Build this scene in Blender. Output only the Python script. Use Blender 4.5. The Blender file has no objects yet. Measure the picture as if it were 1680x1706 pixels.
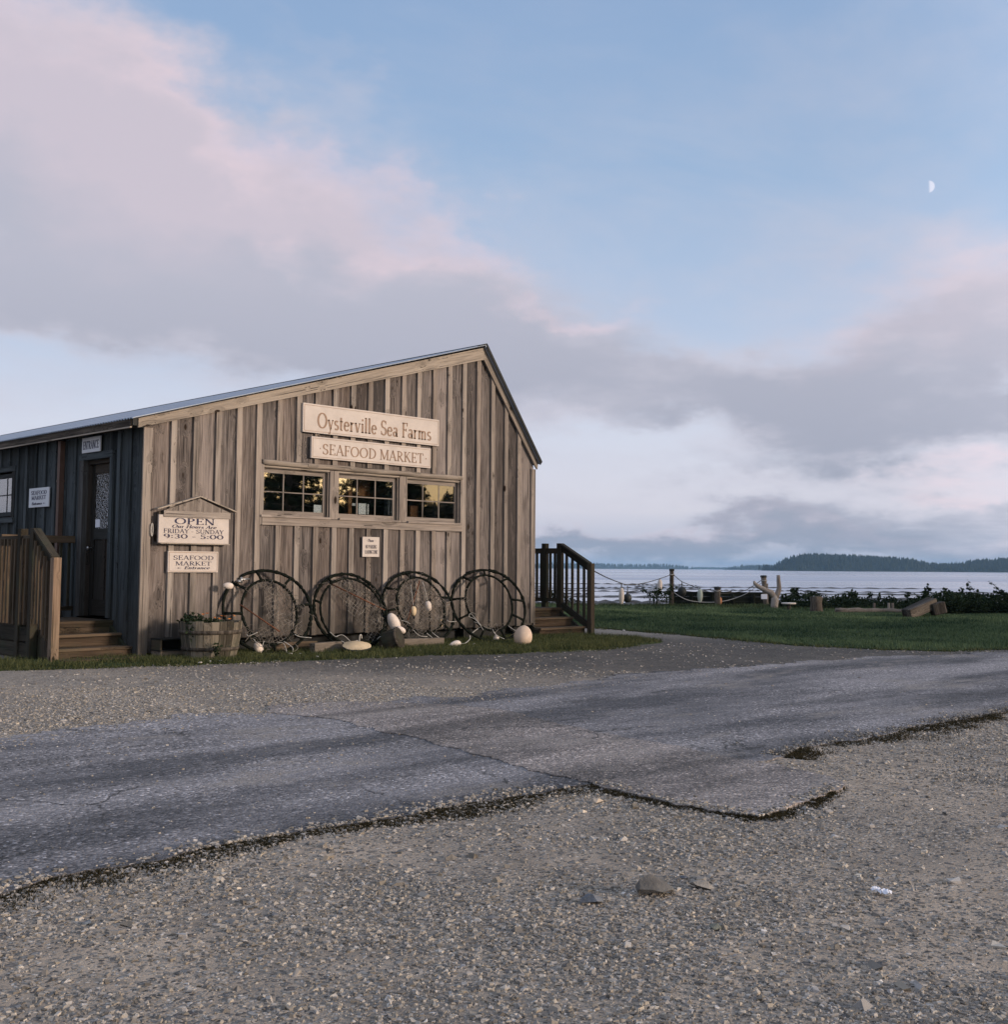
import bpy, bmesh, math, random
import numpy as np
from mathutils import Vector, Matrix, noise as mnoise
rnd = random.Random(7); rng = np.random.default_rng(11)
R = math.radians
sc = bpy.context.scene
col = sc.collection
# ------------------------------------------------------------------ camera
CAM = Vector((-7.2631, -13.7853, 1.2))
YAW, PITCH, ROLL, FPX = R(44.674), R(3.954), R(0.400), 1909.15
fw = Vector((math.cos(YAW)*math.cos(PITCH), math.sin(YAW)*math.cos(PITCH), math.sin(PITCH)))
r0 = Vector((math.sin(YAW), -math.cos(YAW), 0)); u0 = r0.cross(fw)
rt = r0*math.cos(ROLL) + u0*math.sin(ROLL); up = rt.cross(fw)
F0 = Vector((math.cos(YAW), math.sin(YAW), 0)); R0 = r0.copy()
cd = bpy.data.cameras.new('camera'); cam = bpy.data.objects.new('camera', cd); col.objects.link(cam); sc.camera = cam
cam.matrix_world = Matrix(((rt.x, up.x, -fw.x, CAM.x), (rt.y, up.y, -fw.y, CAM.y), (rt.z, up.z, -fw.z, CAM.z), (0, 0, 0, 1)))
cd.sensor_fit = 'VERTICAL'; cd.sensor_height = 24; cd.lens = 24*FPX/1706; cd.shift_y = -(853-813.54)/1706
cd.clip_start = 0.05; cd.clip_end = 40000
# ------------------------------------------------------------------ world + sun + exposure
SUN_AZ, SUN_EL = R(-66), R(11)
SUN_DIR = Vector((math.cos(SUN_AZ)*math.cos(SUN_EL), math.sin(SUN_AZ)*math.cos(SUN_EL), math.sin(SUN_EL)))
sc.view_settings.view_transform = 'Standard'; sc.view_settings.look = 'None'; sc.view_settings.exposure = 0.04; sc.view_settings.gamma = 1.0
sd = bpy.data.lights.new('sun', 'SUN'); sd.energy = 3.1; sd.angle = R(7); sd.color = (1.0, 0.83, 0.71)
so = bpy.data.objects.new('sun', sd); col.objects.link(so); so.rotation_euler = SUN_DIR.to_track_quat('Z', 'Y').to_euler()
world = bpy.data.worlds.new('World'); sc.world = world; world.use_nodes = True
def ray(px, py):
    return (fw + rt*((px-840)/FPX) + up*((813.54-py)/FPX)).normalized()
def G(px, py, z=0.0):
    d = ray(px, py); t = (z-CAM.z)/d.z; return CAM + d*t
class NT:
    """small node helper"""
    def __init__(s, tree): s.t = tree; s.n = tree.nodes; s.l = tree.links
    def node(s, typ, props=None, **ins):
        n = s.n.new(typ)
        for k, v in (props or {}).items(): setattr(n, k, v)
        for k, v in ins.items(): s.set(n, k, v)
        return n
    def set(s, n, k, v):
        key = int(k[1:]) if (k[0] == '_' and k[1:].isdigit()) else k.replace('__', ' ')
        inp = n.inputs[key]
        if isinstance(v, bpy.types.NodeSocket): s.l.new(v, inp)
        else:
            if isinstance(v, (tuple, list)) and len(v) == 3 and inp.type == 'RGBA': v = (*v, 1)
            inp.default_value = v
    def m(s, op, a, b=None, c=None, clamp=False):
        n = s.n.new('ShaderNodeMath'); n.operation = op; n.use_clamp = clamp
        for i, v in enumerate((a, b, c)):
            if v is not None: s.set(n, '_%d' % i, v)
        return n.outputs[0]
    def vm(s, op, a, b=None, out=0):
        n = s.n.new('ShaderNodeVectorMath'); n.operation = op
        s.set(n, '_0', a)
        if b is not None: s.set(n, '_3' if op == 'SCALE' else '_1', b)
        return n.outputs[out]
    def map(s, v, a, b, c=0., d=1., kind='LINEAR'):
        n = s.n.new('ShaderNodeMapRange'); n.interpolation_type = kind
        for i, x in enumerate((v, a, b, c, d)): s.set(n, '_%d' % i, x)
        return n.outputs[0]
    def mix(s, f, a, b, mode='MIX'):
        n = s.n.new('ShaderNodeMix'); n.data_type = 'RGBA'; n.blend_type = mode
        s.set(n, '_0', f); s.set(n, '_6', a); s.set(n, '_7', b); return n.outputs[2]
    def noise(s, vec, scale, detail=4., rough=.55, dist=0., out=0):
        n = s.n.new('ShaderNodeTexNoise'); s.set(n, 'Vector', vec); s.set(n, 'Scale', scale)
        s.set(n, 'Detail', detail); s.set(n, 'Roughness', rough); s.set(n, 'Distortion', dist); return n.outputs[out]
    def vor(s, vec, scale, feature='F1', out='Distance', rand=1.):
        n = s.n.new('ShaderNodeTexVoronoi'); n.feature = feature; s.set(n, 'Vector', vec); s.set(n, 'Scale', scale)
        s.set(n, 'Randomness', rand); return n.outputs[out]
    def ramp(s, f, stops):
        n = s.n.new('ShaderNodeValToRGB'); e = n.color_ramp.elements
        while len(e) < len(stops): e.new(.5)
        for i, (p, c) in enumerate(stops): e[i].position = p; e[i].color = (*c, 1) if len(c) == 3 else c
        s.set(n, '_0', f); return n.outputs[0]
    def mapping(s, vec, loc=(0, 0, 0), rot=(0, 0, 0), scale=(1, 1, 1)):
        n = s.n.new('ShaderNodeMapping'); s.set(n, '_0', vec); s.set(n, '_1', loc); s.set(n, '_2', rot); s.set(n, '_3', scale); return n.outputs[0]
    def xyz(s, v):
        n = s.n.new('ShaderNodeSeparateXYZ'); s.set(n, '_0', v); return n.outputs
    def cxyz(s, x, y, z):
        n = s.n.new('ShaderNodeCombineXYZ')
        for i, v in enumerate((x, y, z)): s.set(n, '_%d' % i, v)
        return n.outputs[0]
def build_world():
    w = NT(world.node_tree); w.n.clear()
    S = 0.1
    sky = w.node('ShaderNodeTexSky', dict(sky_type='NISHITA', sun_disc=False, sun_elevation=SUN_EL, sun_rotation=math.pi/2-SUN_AZ, altitude=0, air_density=1.0, dust_density=1.2, ozone_density=1.6))
    d = w.vm('NORMALIZE', w.node('ShaderNodeTexCoord').outputs['Generated'])
    X, Y, Z = w.xyz(d)[:3]
    el = w.m('ARCSINE', Z)
    rot = w.mapping(d, rot=(0, 0, -YAW)); rx, ry, _ = w.xyz(rot)[:3]
    az = w.m('MULTIPLY', w.m('ARCTAN2', ry, rx), -1)                     # + to the right of the view direction
    AE = w.cxyz(az, el, 0)
    # perspective coordinates of a flat cloud deck
    den = w.m('ADD', w.m('MAXIMUM', Z, 0.0), 0.16)
    P = w.cxyz(w.m('DIVIDE', X, den), w.m('DIVIDE', Y, den), 0)
    n1 = w.noise(P, 1.3, 9, .60, .5)
    n2 = w.noise(w.vm('ADD', P, (7.3, 2.1, .4)), 2.6, 8, .60)
    # shift of the blob coordinates by low-frequency noise gives ragged edges
    wob = w.vm('SUBTRACT', w.noise(w.mapping(AE, scale=(1, 1.5, 1)), 7.0, 5, .52, out='Color'), (.5, .5, .5))
    wob2 = w.vm('SUBTRACT', w.noise(w.mapping(AE, loc=(3, 1, 0), scale=(1, 2.2, 1)), 22.0, 6, .6, out='Color'), (.5, .5, .5))
    AEw = w.vm('ADD', w.vm('ADD', AE, w.vm('MULTIPLY', wob, (.24, .15, 0))), w.vm('MULTIPLY', wob2, (.09, .05, 0)))
    def ae(px, py):
        v = ray(px, py); return (math.atan2(v.dot(R0), v.dot(F0)), math.asin(v.z))
    blobs = [  # centre px, half sizes px, tilt deg, weight
        (-60, 200, 300, 170, -20, .85), (140, 300, 420, 190, -22, .75), (470, 410, 400, 150, -22, .75), (300, 480, 420, 120, -8, .30),
        (720, 420, 170, 90, -35, .40), (500, 550, 340, 80, -6, .5), (120, 30, 260, 90, -20, .28), (500, 60, 160, 30, -35, .30), (480, 165, 70, 30, 10, .24),
        (60, 560, 190, 60, 0, -.35), (30, 680, 300, 40, 0, .2), (700, 600, 160, 50, -5, .4),
        (1010, 600, 230, 85, -6, .62), (1300, 560, 150, 50, 0, -.30), (960, 700, 190, 45, -10, .25), (1180, 650, 170, 60, -10, .4),
        (1600, 500, 260, 90, 14, .7), (1540, 600, 280, 80, 5, .85), (1380, 680, 240, 45, 0, .6), (1280, 760, 260, 28, 4, .5), (1060, 760, 130, 40, 0, -.4), (1600, 730, 300, 60, 0, .75), (1640, 645, 150, 16, 0, -.35), (1300, 430, 260, 50, 5, .18),
        (1150, 800, 300, 24, 0, .25), (1420, 855, 330, 28, 3, .9), (1500, 905, 700, 30, 0, .85), (1000, 910, 420, 24, 0, .8), (1600, 60, 300, 170, 0, .28), (1100, 120, 300, 60, 0, .12)]
    acc = None
    for (px, py, hw, hh, tilt, wt) in blobs:
        a, e = ae(px, py)
        v = w.vm('SUBTRACT', AEw, (a, e, 0))
        n = w.n.new('ShaderNodeMapping'); n.vector_type = 'TEXTURE'; w.set(n, '_0', v); w.set(n, '_2', (0, 0, R(tilt)))
        w.set(n, '_3', (hw/FPX*1.3, hh/FPX*1.3, 1))
        ln = w.vm('LENGTH', n.outputs[0], out=1)
        g = w.m('MULTIPLY', w.map(ln, 0., 1.55, 1., 0., 'SMOOTHSTEP'), wt)
        acc = g if acc is None else w.m('ADD', acc, g)
    # outside the photographed part of the sky: broken cloud from the deck noise
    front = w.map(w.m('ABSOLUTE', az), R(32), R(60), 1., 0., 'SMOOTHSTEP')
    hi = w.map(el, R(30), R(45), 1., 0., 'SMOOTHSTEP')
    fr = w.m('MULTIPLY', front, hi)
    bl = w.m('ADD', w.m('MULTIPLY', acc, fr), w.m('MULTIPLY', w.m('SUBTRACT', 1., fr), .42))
    dens = w.m('ADD', bl, w.m('MULTIPLY', w.m('SUBTRACT', n1, .5), 1.15))
    dens = w.m('ADD', dens, w.m('MULTIPLY', w.m('SUBTRACT', n2, .5), .85))
    mask = w.map(dens, -.12, 1.12, 0., .96, 'SMOOTHSTEP')
    # brightness of the clouds: sunlit tops pinkish, undersides grey-lilac
    lit = w.map(w.m('ADD', w.m('MULTIPLY', w.m('SUBTRACT', n2, .5), 1.7), w.m('MULTIPLY', w.m('SUBTRACT', 1.0, dens), .55)), -.25, .55, 0., 1., 'SMOOTHSTEP')
    pk = None
    for (px, py, hw, hh, tilt, wt) in [(90, 160, 270, 120, -25, 1.2), (560, 320, 240, 70, -22, 1.4), (700, 350, 130, 50, -30, .8), (960, 528, 110, 18, 0, .8), (1600, 500, 220, 70, 0, .5), (1640, 790, 160, 16, 0, .9), (300, 230, 160, 80, -30, .5), (1150, 880, 500, 14, 0, .35)]:
        a, e = ae(px, py)
        v = w.vm('SUBTRACT', AEw, (a, e, 0))
        n = w.n.new('ShaderNodeMapping'); n.vector_type = 'TEXTURE'; w.set(n, '_0', v); w.set(n, '_2', (0, 0, R(tilt))); w.set(n, '_3', (hw/FPX*1.2, hh/FPX*1.2, 1))
        g = w.m('MULTIPLY', w.map(w.vm('LENGTH', n.outputs[0], out=1), 0., 1.6, 1., 0., 'SMOOTHSTEP'), wt)
        pk = g if pk is None else w.m('ADD', pk, g)
    grey = w.mix(w.map(el, R(0), R(14)), (.31, .345, .44), (.485, .487, .575))
    lite = w.mix(w.map(el, R(0), R(12)), (.66, .65, .74), (.60, .58, .665))
    cc = w.mix(lit, grey, lite)
    cc = w.mix(w.m('MULTIPLY', w.m('MINIMUM', pk, 1.), w.map(lit, 0, 1, .35, 1)), cc, (.83, .655, .705))
    # clear sky: Nishita with the pale air of a humid evening near the horizon
    pale = w.ramp(w.map(el, 0, R(28)), [(0., (.36, .42, .57)), (.10, (.74, .72, .80)), (.24, (.68, .715, .835)), (.42, (.48, .585, .77)), (.7, (.325, .47, .69)), (1., (.265, .40, .63))])
    awayfromsun = w.map(w.vm('DOT_PRODUCT', d, tuple(SUN_DIR), out=1), .35, .93, 1., 0., 'SMOOTHSTEP')
    skyc = w.mix(w.m('MULTIPLY', w.m('MULTIPLY', .95, awayfromsun), w.map(el, -.2, -.02)), sky.outputs[0], w.vm('SCALE', pale, 1/S))
    below = w.map(el, R(-1.5), R(-.2), 0., 1.)
    mk = w.m('MULTIPLY', w.m('MULTIPLY', mask, awayfromsun), below)
    veil = w.m('MULTIPLY', w.map(w.noise(w.mapping(P, scale=(1., 1.6, 1)), .9, 7, .62, .8), .40, .72, .02, .34, 'SMOOTHSTEP'), w.m('MULTIPLY', awayfromsun, below))
    skyc = w.mix(veil, skyc, w.vm('SCALE', (.60, .61, .71), 1/S))
    out = w.mix(mk, skyc, w.vm('SCALE', cc, 1/S))
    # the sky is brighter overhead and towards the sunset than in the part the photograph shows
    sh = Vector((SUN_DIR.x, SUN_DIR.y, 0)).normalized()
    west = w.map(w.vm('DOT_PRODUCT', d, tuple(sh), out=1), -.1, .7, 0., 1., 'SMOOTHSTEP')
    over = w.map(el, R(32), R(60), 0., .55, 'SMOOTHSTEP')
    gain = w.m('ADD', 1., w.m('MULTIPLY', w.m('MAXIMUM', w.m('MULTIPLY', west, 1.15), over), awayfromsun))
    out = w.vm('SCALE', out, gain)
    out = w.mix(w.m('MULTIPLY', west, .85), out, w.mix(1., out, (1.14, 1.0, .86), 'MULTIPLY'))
    # day moon, half lit, beyond the clouds
    md = ray(1548, 311); mr = (R0 - md*R0.dot(md)).normalized(); mu = mr.cross(md)
    ca = w.vm('DOT_PRODUCT', d, tuple(mr), out=1); cb = w.vm('DOT_PRODUCT', d, tuple(mu), out=1); cf = w.vm('DOT_PRODUCT', d, tuple(md), out=1)
    rad = 9.3/FPX
    aa = w.m('DIVIDE', ca, rad); bb = w.m('DIVIDE', cb, rad)
    rr = w.m('SQRT', w.m('ADD', w.m('MULTIPLY', aa, aa), w.m('MULTIPLY', bb, bb)))
    disc = w.m('MULTIPLY', w.map(rr, .85, 1.05, 1, 0), w.m('GREATER_THAN', cf, .9))
    half = w.map(w.m('ADD', aa, w.m('MULTIPLY', bb, .12)), -.1, .35, 0, 1, 'SMOOTHSTEP')
    out = w.mix(w.m('MULTIPLY', w.m('MULTIPLY', disc, half), .8), out, (8.2, 8.3, 9.6))
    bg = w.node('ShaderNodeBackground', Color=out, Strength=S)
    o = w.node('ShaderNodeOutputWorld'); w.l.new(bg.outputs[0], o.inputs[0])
    world.cycles.sampling_method = 'MANUAL'; world.cycles.sample_map_resolution = 1024
build_world()
sc.cycles.max_bounces = 6; sc.cycles.volume_bounces = 0; sc.cycles.transparent_max_bounces = 8; sc.cycles.sample_clamp_indirect = 4.0
# ------------------------------------------------------------------ materials
MATS = {}
def newmat(name):
    m = bpy.data.materials.new(name); m.use_nodes = True; t = NT(m.node_tree); t.n.clear(); MATS[name] = m
    return m, t
def finish(t, color, rough=.8, bump=None, bstr=.5, bdist=.01, metal=0., spec=.3, **kw):
    b = t.node('ShaderNodeBsdfPrincipled'); t.set(b, 'Base Color', color); t.set(b, 'Roughness', rough); t.set(b, 'Metallic', metal); t.set(b, 'Specular IOR Level', spec)
    for k, v in kw.items(): t.set(b, k.replace('__', ' '), v)
    if bump is not None:
        bn = t.node('ShaderNodeBump', Height=bump, Strength=bstr, Distance=bdist); t.l.new(bn.outputs[0], b.inputs['Normal'])
    o = t.node('ShaderNodeOutputMaterial'); t.l.new(b.outputs[0], o.inputs[0]); return b
def attr(t, n, out='Color'):
    a = t.node('ShaderNodeAttribute'); a.attribute_name = n; return a.outputs[out]
def wood(name, dark, light, knots=True, grime=0., contrast=1., green=0.):
    m, t = newmat(name)
    g = attr(t, 'grain', 'Vector'); tone = attr(t, 'tone')
    tr, tg, tb = t.xyz(tone)[:3]
    pos = t.node('ShaderNodeNewGeometry').outputs['Position']
    kn = None
    gx, gy, gz = t.xyz(g)[:3]
    gs = t.cxyz(t.m('MULTIPLY', t.m('ADD', gx, gy), 5.5), t.m('MULTIPLY', gz, 2.6), 0)
    wv = t.noise(t.mapping(gs, scale=(5, 5, 1)), 1.3, 2, .5, out='Color')
    gk = t.vm('ADD', gs, t.vm('MULTIPLY', t.vm('SUBTRACT', wv, (.5, .5, .5)), (.10, .05, 0)))
    vk = t.node('ShaderNodeTexVoronoi', Vector=gk, Scale=1.0); kd = vk.outputs['Distance']
    kcol = t.xyz(vk.outputs['Color']); on = t.m('LESS_THAN', kcol[0], .75); ks = t.m('ADD', .06, t.m('MULTIPLY', kcol[1], .12))
    kshape = t.m('MULTIPLY', on, t.m('SUBTRACT', 1., t.map(t.m('DIVIDE', kd, ks), .65, 1.15, 0., 1., 'SMOOTHSTEP')))
    kring = t.m('MULTIPLY', on, t.m('SUBTRACT', 1., t.map(t.m('DIVIDE', kd, ks), 1.1, 3.6, 0., 1., 'SMOOTHSTEP')))
    bend = t.m('MULTIPLY', kring, .06)
    gf = t.vm('ADD', g, t.cxyz(bend, bend, 0))
    fine = t.noise(t.mapping(gf, scale=(85, 85, 3.0)), 1., 4, .6)
    mid = t.noise(t.mapping(gf, scale=(26, 26, .9)), 1., 4, .6, .6)
    big = t.noise(t.mapping(g, scale=(4, 4, .8)), 1., 4, .6)
    f = t.m('ADD', t.m('MULTIPLY', fine, .55), t.m('ADD', t.m('MULTIPLY', mid, .40), t.m('MULTIPLY', big, .35)))
    f = t.m('ADD', f, t.m('MULTIPLY', t.m('SUBTRACT', tr, .5), .42))
    f = t.map(f, .65-.21/contrast, .65+.21/contrast, 0, 1)
    c = t.mix(f, dark, light)
    c = t.mix(t.m('MULTIPLY', tg, .35), c, t.mix(.5, c, (.24, .155, .10)))
    blotch = t.map(t.noise(t.mapping(gf, loc=(9, 2, 4), scale=(13, 13, 1.0)), 1., 4, .6), .50, .72, 0, .55, 'SMOOTHSTEP')
    c = t.mix(blotch, c, tuple(x*.62 for x in dark))
    if knots:
        c = t.mix(t.m('MULTIPLY', kring, .4), c, tuple(x*.75 for x in dark)); c = t.mix(kshape, c, (.022, .014, .009))
    crack = t.map(t.noise(t.mapping(gf, loc=(3, 3, 3), scale=(60, 60, .8)), 1., 2, .5), .31, .38, .85, 0)
    c = t.mix(crack, c, tuple(x*.3 for x in dark))
    if grime > 0:
        z = t.xyz(pos)[2]
        gn = t.noise(t.mapping(pos, scale=(3, 3, 1.2)), 1.5, 4, .6)
        gr = t.m('MULTIPLY', t.map(t.m('ADD', z, t.m('MULTIPLY', gn, -1.3)), -.55, .35, 1, 0, 'SMOOTHSTEP'), grime)
        c = t.mix(gr, c, (.055, .05, .042))
    if green > 0:
        c = t.mix(t.m('MULTIPLY', t.map(t.noise(pos, 2.5, 5, .6), .5, .75), green), c, (.035, .055, .03))
    h = t.m('ADD', t.m('MULTIPLY', fine, .5), t.m('ADD', mid, t.m('MULTIPLY', crack, -1.)))
    if knots: h = t.m('SUBTRACT', h, kshape)
    finish(t, c, .85, h, .55, .004, spec=.15)
    return m
W_BOARD = wood('weathered_board', (.052, .045, .042), (.265, .228, .206), grime=.75, contrast=1.3)
W_BATTEN = wood('weathered_batten', (.135, .116, .10), (.36, .312, .268), grime=.7)
W_TRIM = wood('weathered_trim', (.15, .127, .105), (.39, .338, .278), grime=.6)
W_SHADE = wood('shaded_board', (.012, .016, .017), (.070, .084, .090), knots=False, grime=.5, contrast=1.3)  # weathered board with the blue shade of the side wall in its colour
W_DECK = wood('brown_deck_wood', (.020, .016, .011), (.115, .084, .056), green=.35, contrast=1.1)
W_RAIL = wood('dark_rail_wood', (.012, .012, .008), (.052, .046, .034), knots=False, green=.5)
W_POST = wood('warm_post_wood', (.10, .068, .046), (.33, .235, .165), green=.3)
W_GREY = wood('silver_driftwood', (.12, .10, .085), (.40, .345, .295), knots=False)
W_DARKLOG = wood('rotting_log_wood', (.035, .030, .024), (.19, .16, .128), knots=False, contrast=1.4)
W_BARREL = wood('barrel_stave_wood', (.035, .032, .024), (.24, .205, .155), knots=False, contrast=1.6, green=.6)
W_DOOR = wood('dark_door_wood', (.010, .012, .011), (.035, .036, .033), knots=False)
def simple(name, c, rough=.6, var=.2, scale=8., metal=0., spec=.2, bump=0., bscale=60.):
    m, t = newmat(name); co = t.node('ShaderNodeTexCoord').outputs['Object']
    n = t.noise(co, scale, 5, .6)
    cc = t.mix(t.map(n, .3, .7, 0, 1), tuple(x*(1-var) for x in c), tuple(min(1, x*(1+var)) for x in c))
    finish(t, cc, rough, t.noise(co, bscale, 4, .6) if bump else None, bump, .01, metal, spec); return m
M_SIGN = simple('cream_sign_paint', (.52, .46, .41), .6, .09, 5)
M_SIGNW = simple('white_sign_paint', (.58, .60, .63), .5, .05, 3)
M_SIGN_EDGE = simple('sign_border_line', (.36, .27, .21), .6, .1)
M_TEXT_BROWN = simple('brown_lettering', (.27, .18, .125), .6, .1)
M_TEXT_NAVY = simple('navy_lettering', (.035, .035, .07), .6, .1)
M_WHITE = simple('white_paper', (.72, .74, .8), .7, .04)
M_ROPE = simple('pale_rope', (.42, .40, .36), .9, .25, 30)
M_DROPE = simple('dark_rope', (.07, .065, .055), .9, .25, 30)
M_HOOP = simple('tarred_hoop_wrap', (.009, .011, .008), .9, .6, 14, bump=1., bscale=45, spec=.06)
M_BLACKWOOD = simple('black_wet_wood', (.012, .014, .010), .9, .5, 3, spec=.05)
M_RUST = simple('rusty_steel', (.13, .055, .03), .8, .4, 25)
M_NET = simple('faded_net_twine', (.17, .15, .125), .9, .8, 6)
M_BUOYW = simple('weathered_white_foam', (.66, .57, .49), .6, .12, 9, bump=.3, bscale=30)
M_BUOYY = simple('yellowed_foam', (.62, .48, .30), .6, .14, 9, bump=.3, bscale=30)
M_BUOYD = simple('dark_rubber_float', (.03, .032, .03), .5, .3, 6)
M_BUOYO = simple('faded_orange_foam', (.50, .22, .10), .6, .15, 8)
M_BUOYG = simple('pale_green_foam', (.42, .46, .38), .6, .15, 8)
M_BALL = simple('buff_ball_float', (.56, .43, .32), .42, .16, 4, bump=.15, bscale=12)
M_METAL = simple('galvanised_fitting', (.45, .45, .44), .4, .15, 8, metal=.9)
M_BRASS = simple('worn_brass', (.5, .4, .25), .3, .1, 8, metal=1.)
M_BLACK = simple('black_plastic_and_shade', (.015, .016, .015), .6, .3, 6)
M_INT = simple('dark_interior_wall', (.05, .04, .03), .9, .3, 3)
M_SOIL = simple('potting_soil', (.03, .022, .015), .95, .4, 20)
M_PETAL = simple('orange_petals', (.75, .24, .03), .6, .3, 30)
M_SHELL = simple('white_shell', (.62, .58, .54), .5, .15, 20)
M_BOXB = simple('brown_box_board', (.24, .11, .05), .7, .2, 8)
M_ENAMEL = simple('blue_grey_panel', (.12, .15, .2), .5, .1, 8)
M_DOWN = simple('rusty_brown_downspout', (.10, .06, .045), .55, .2, 6)
def leafmat(name, a, b, sc_=1.2):
    m, t = newmat(name); pos = t.node('ShaderNodeNewGeometry').outputs['Position']; tone = t.xyz(attr(t, 'tone'))[0]
    f = t.m('ADD', t.m('MULTIPLY', t.noise(pos, sc_, 3, .6), .6), t.m('MULTIPLY', tone, .5))
    c = t.mix(t.map(f, .3, .8, 0, 1), a, b)
    bs = t.node('ShaderNodeBsdfPrincipled'); t.set(bs, 'Base Color', c); t.set(bs, 'Roughness', .7); t.set(bs, 'Specular IOR Level', .15)
    tr = t.node('ShaderNodeBsdfTranslucent', Color=c); mx = t.node('ShaderNodeMixShader', _0=.25)
    t.l.new(bs.outputs[0], mx.inputs[1]); t.l.new(tr.outputs[0], mx.inputs[2])
    o = t.node('ShaderNodeOutputMaterial'); t.l.new(mx.outputs[0], o.inputs[0]); return m
M_GRASS = leafmat('lawn_blades', (.016, .040, .022), (.13, .18, .085), .8)
M_VERGE = leafmat('verge_blades', (.026, .040, .014), (.125, .130, .052), 2.2)
M_MOSS = leafmat('dark_verge_weeds', (.010, .011, .005), (.060, .046, .020), 5.)
M_LEAF = leafmat('bramble_leaves', (.008, .016, .007), (.028, .045, .018), 1.5)
M_FIR = leafmat('fir_foliage', (.010, .018, .010), (.028, .042, .02), .02)
M_STONE_, _t = newmat('crushed_stone')
_c = attr(_t, 'tone'); _p = _t.node('ShaderNodeNewGeometry').outputs['Position']
finish(_t, _t.mix(_t.map(_t.noise(_p, 160, 3, .6), .35, .65, 0, .22), _c, (.12, .11, .10)), .9, _t.noise(_p, 300, 3, .6), .3, .002, spec=.25)
# glass that mirrors the evening sky and lets the dark room show
def glass(name, wavy=0., refl=.2, tint=(.9, .93, .92)):
    m, t = newmat(name)
    fr = t.node('ShaderNodeFresnel', IOR=1.5).outputs[0]
    fac = t.m('MINIMUM', t.m('ADD', t.m('MULTIPLY', fr, 2.0), refl), 1.)
    gl = t.node('ShaderNodeBsdfGlossy', Color=(.95, .95, .95), Roughness=.02)
    tp = t.node('ShaderNodeBsdfTransparent', Color=tint)
    pos = t.node('ShaderNodeNewGeometry').outputs['Position']
    b = t.node('ShaderNodeBump', Height=t.noise(pos, 38 if wavy > .5 else 1.6, 2, .5), Strength=wavy if wavy > .5 else .06, Distance=.08 if wavy > .5 else .02)
    t.l.new(b.outputs[0], gl.inputs['Normal'])
    mx = t.node('ShaderNodeMixShader', _0=fac); t.l.new(tp.outputs[0], mx.inputs[1]); t.l.new(gl.outputs[0], mx.inputs[2])
    o = t.node('ShaderNodeOutputMaterial'); t.l.new(mx.outputs[0], o.inputs[0]); return m
M_GLASS = glass('window_glass', refl=.10)
M_GLASSW = glass('pebbled_door_glass', wavy=1., refl=.25, tint=(.3, .32, .33))
def roofmat():
    m, t = newmat('corrugated_roof_steel'); co = t.node('ShaderNodeTexCoord').outputs['Object']
    n = t.noise(t.mapping(co, scale=(.6, 3, 1)), 2.0, 5, .6)
    c = t.mix(t.map(n, .35, .7, 0, 1), (.20, .24, .30), (.30, .34, .40))
    finish(t, c, .5, None, metal=.25, spec=.4); return m
M_ROOF = roofmat()
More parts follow.
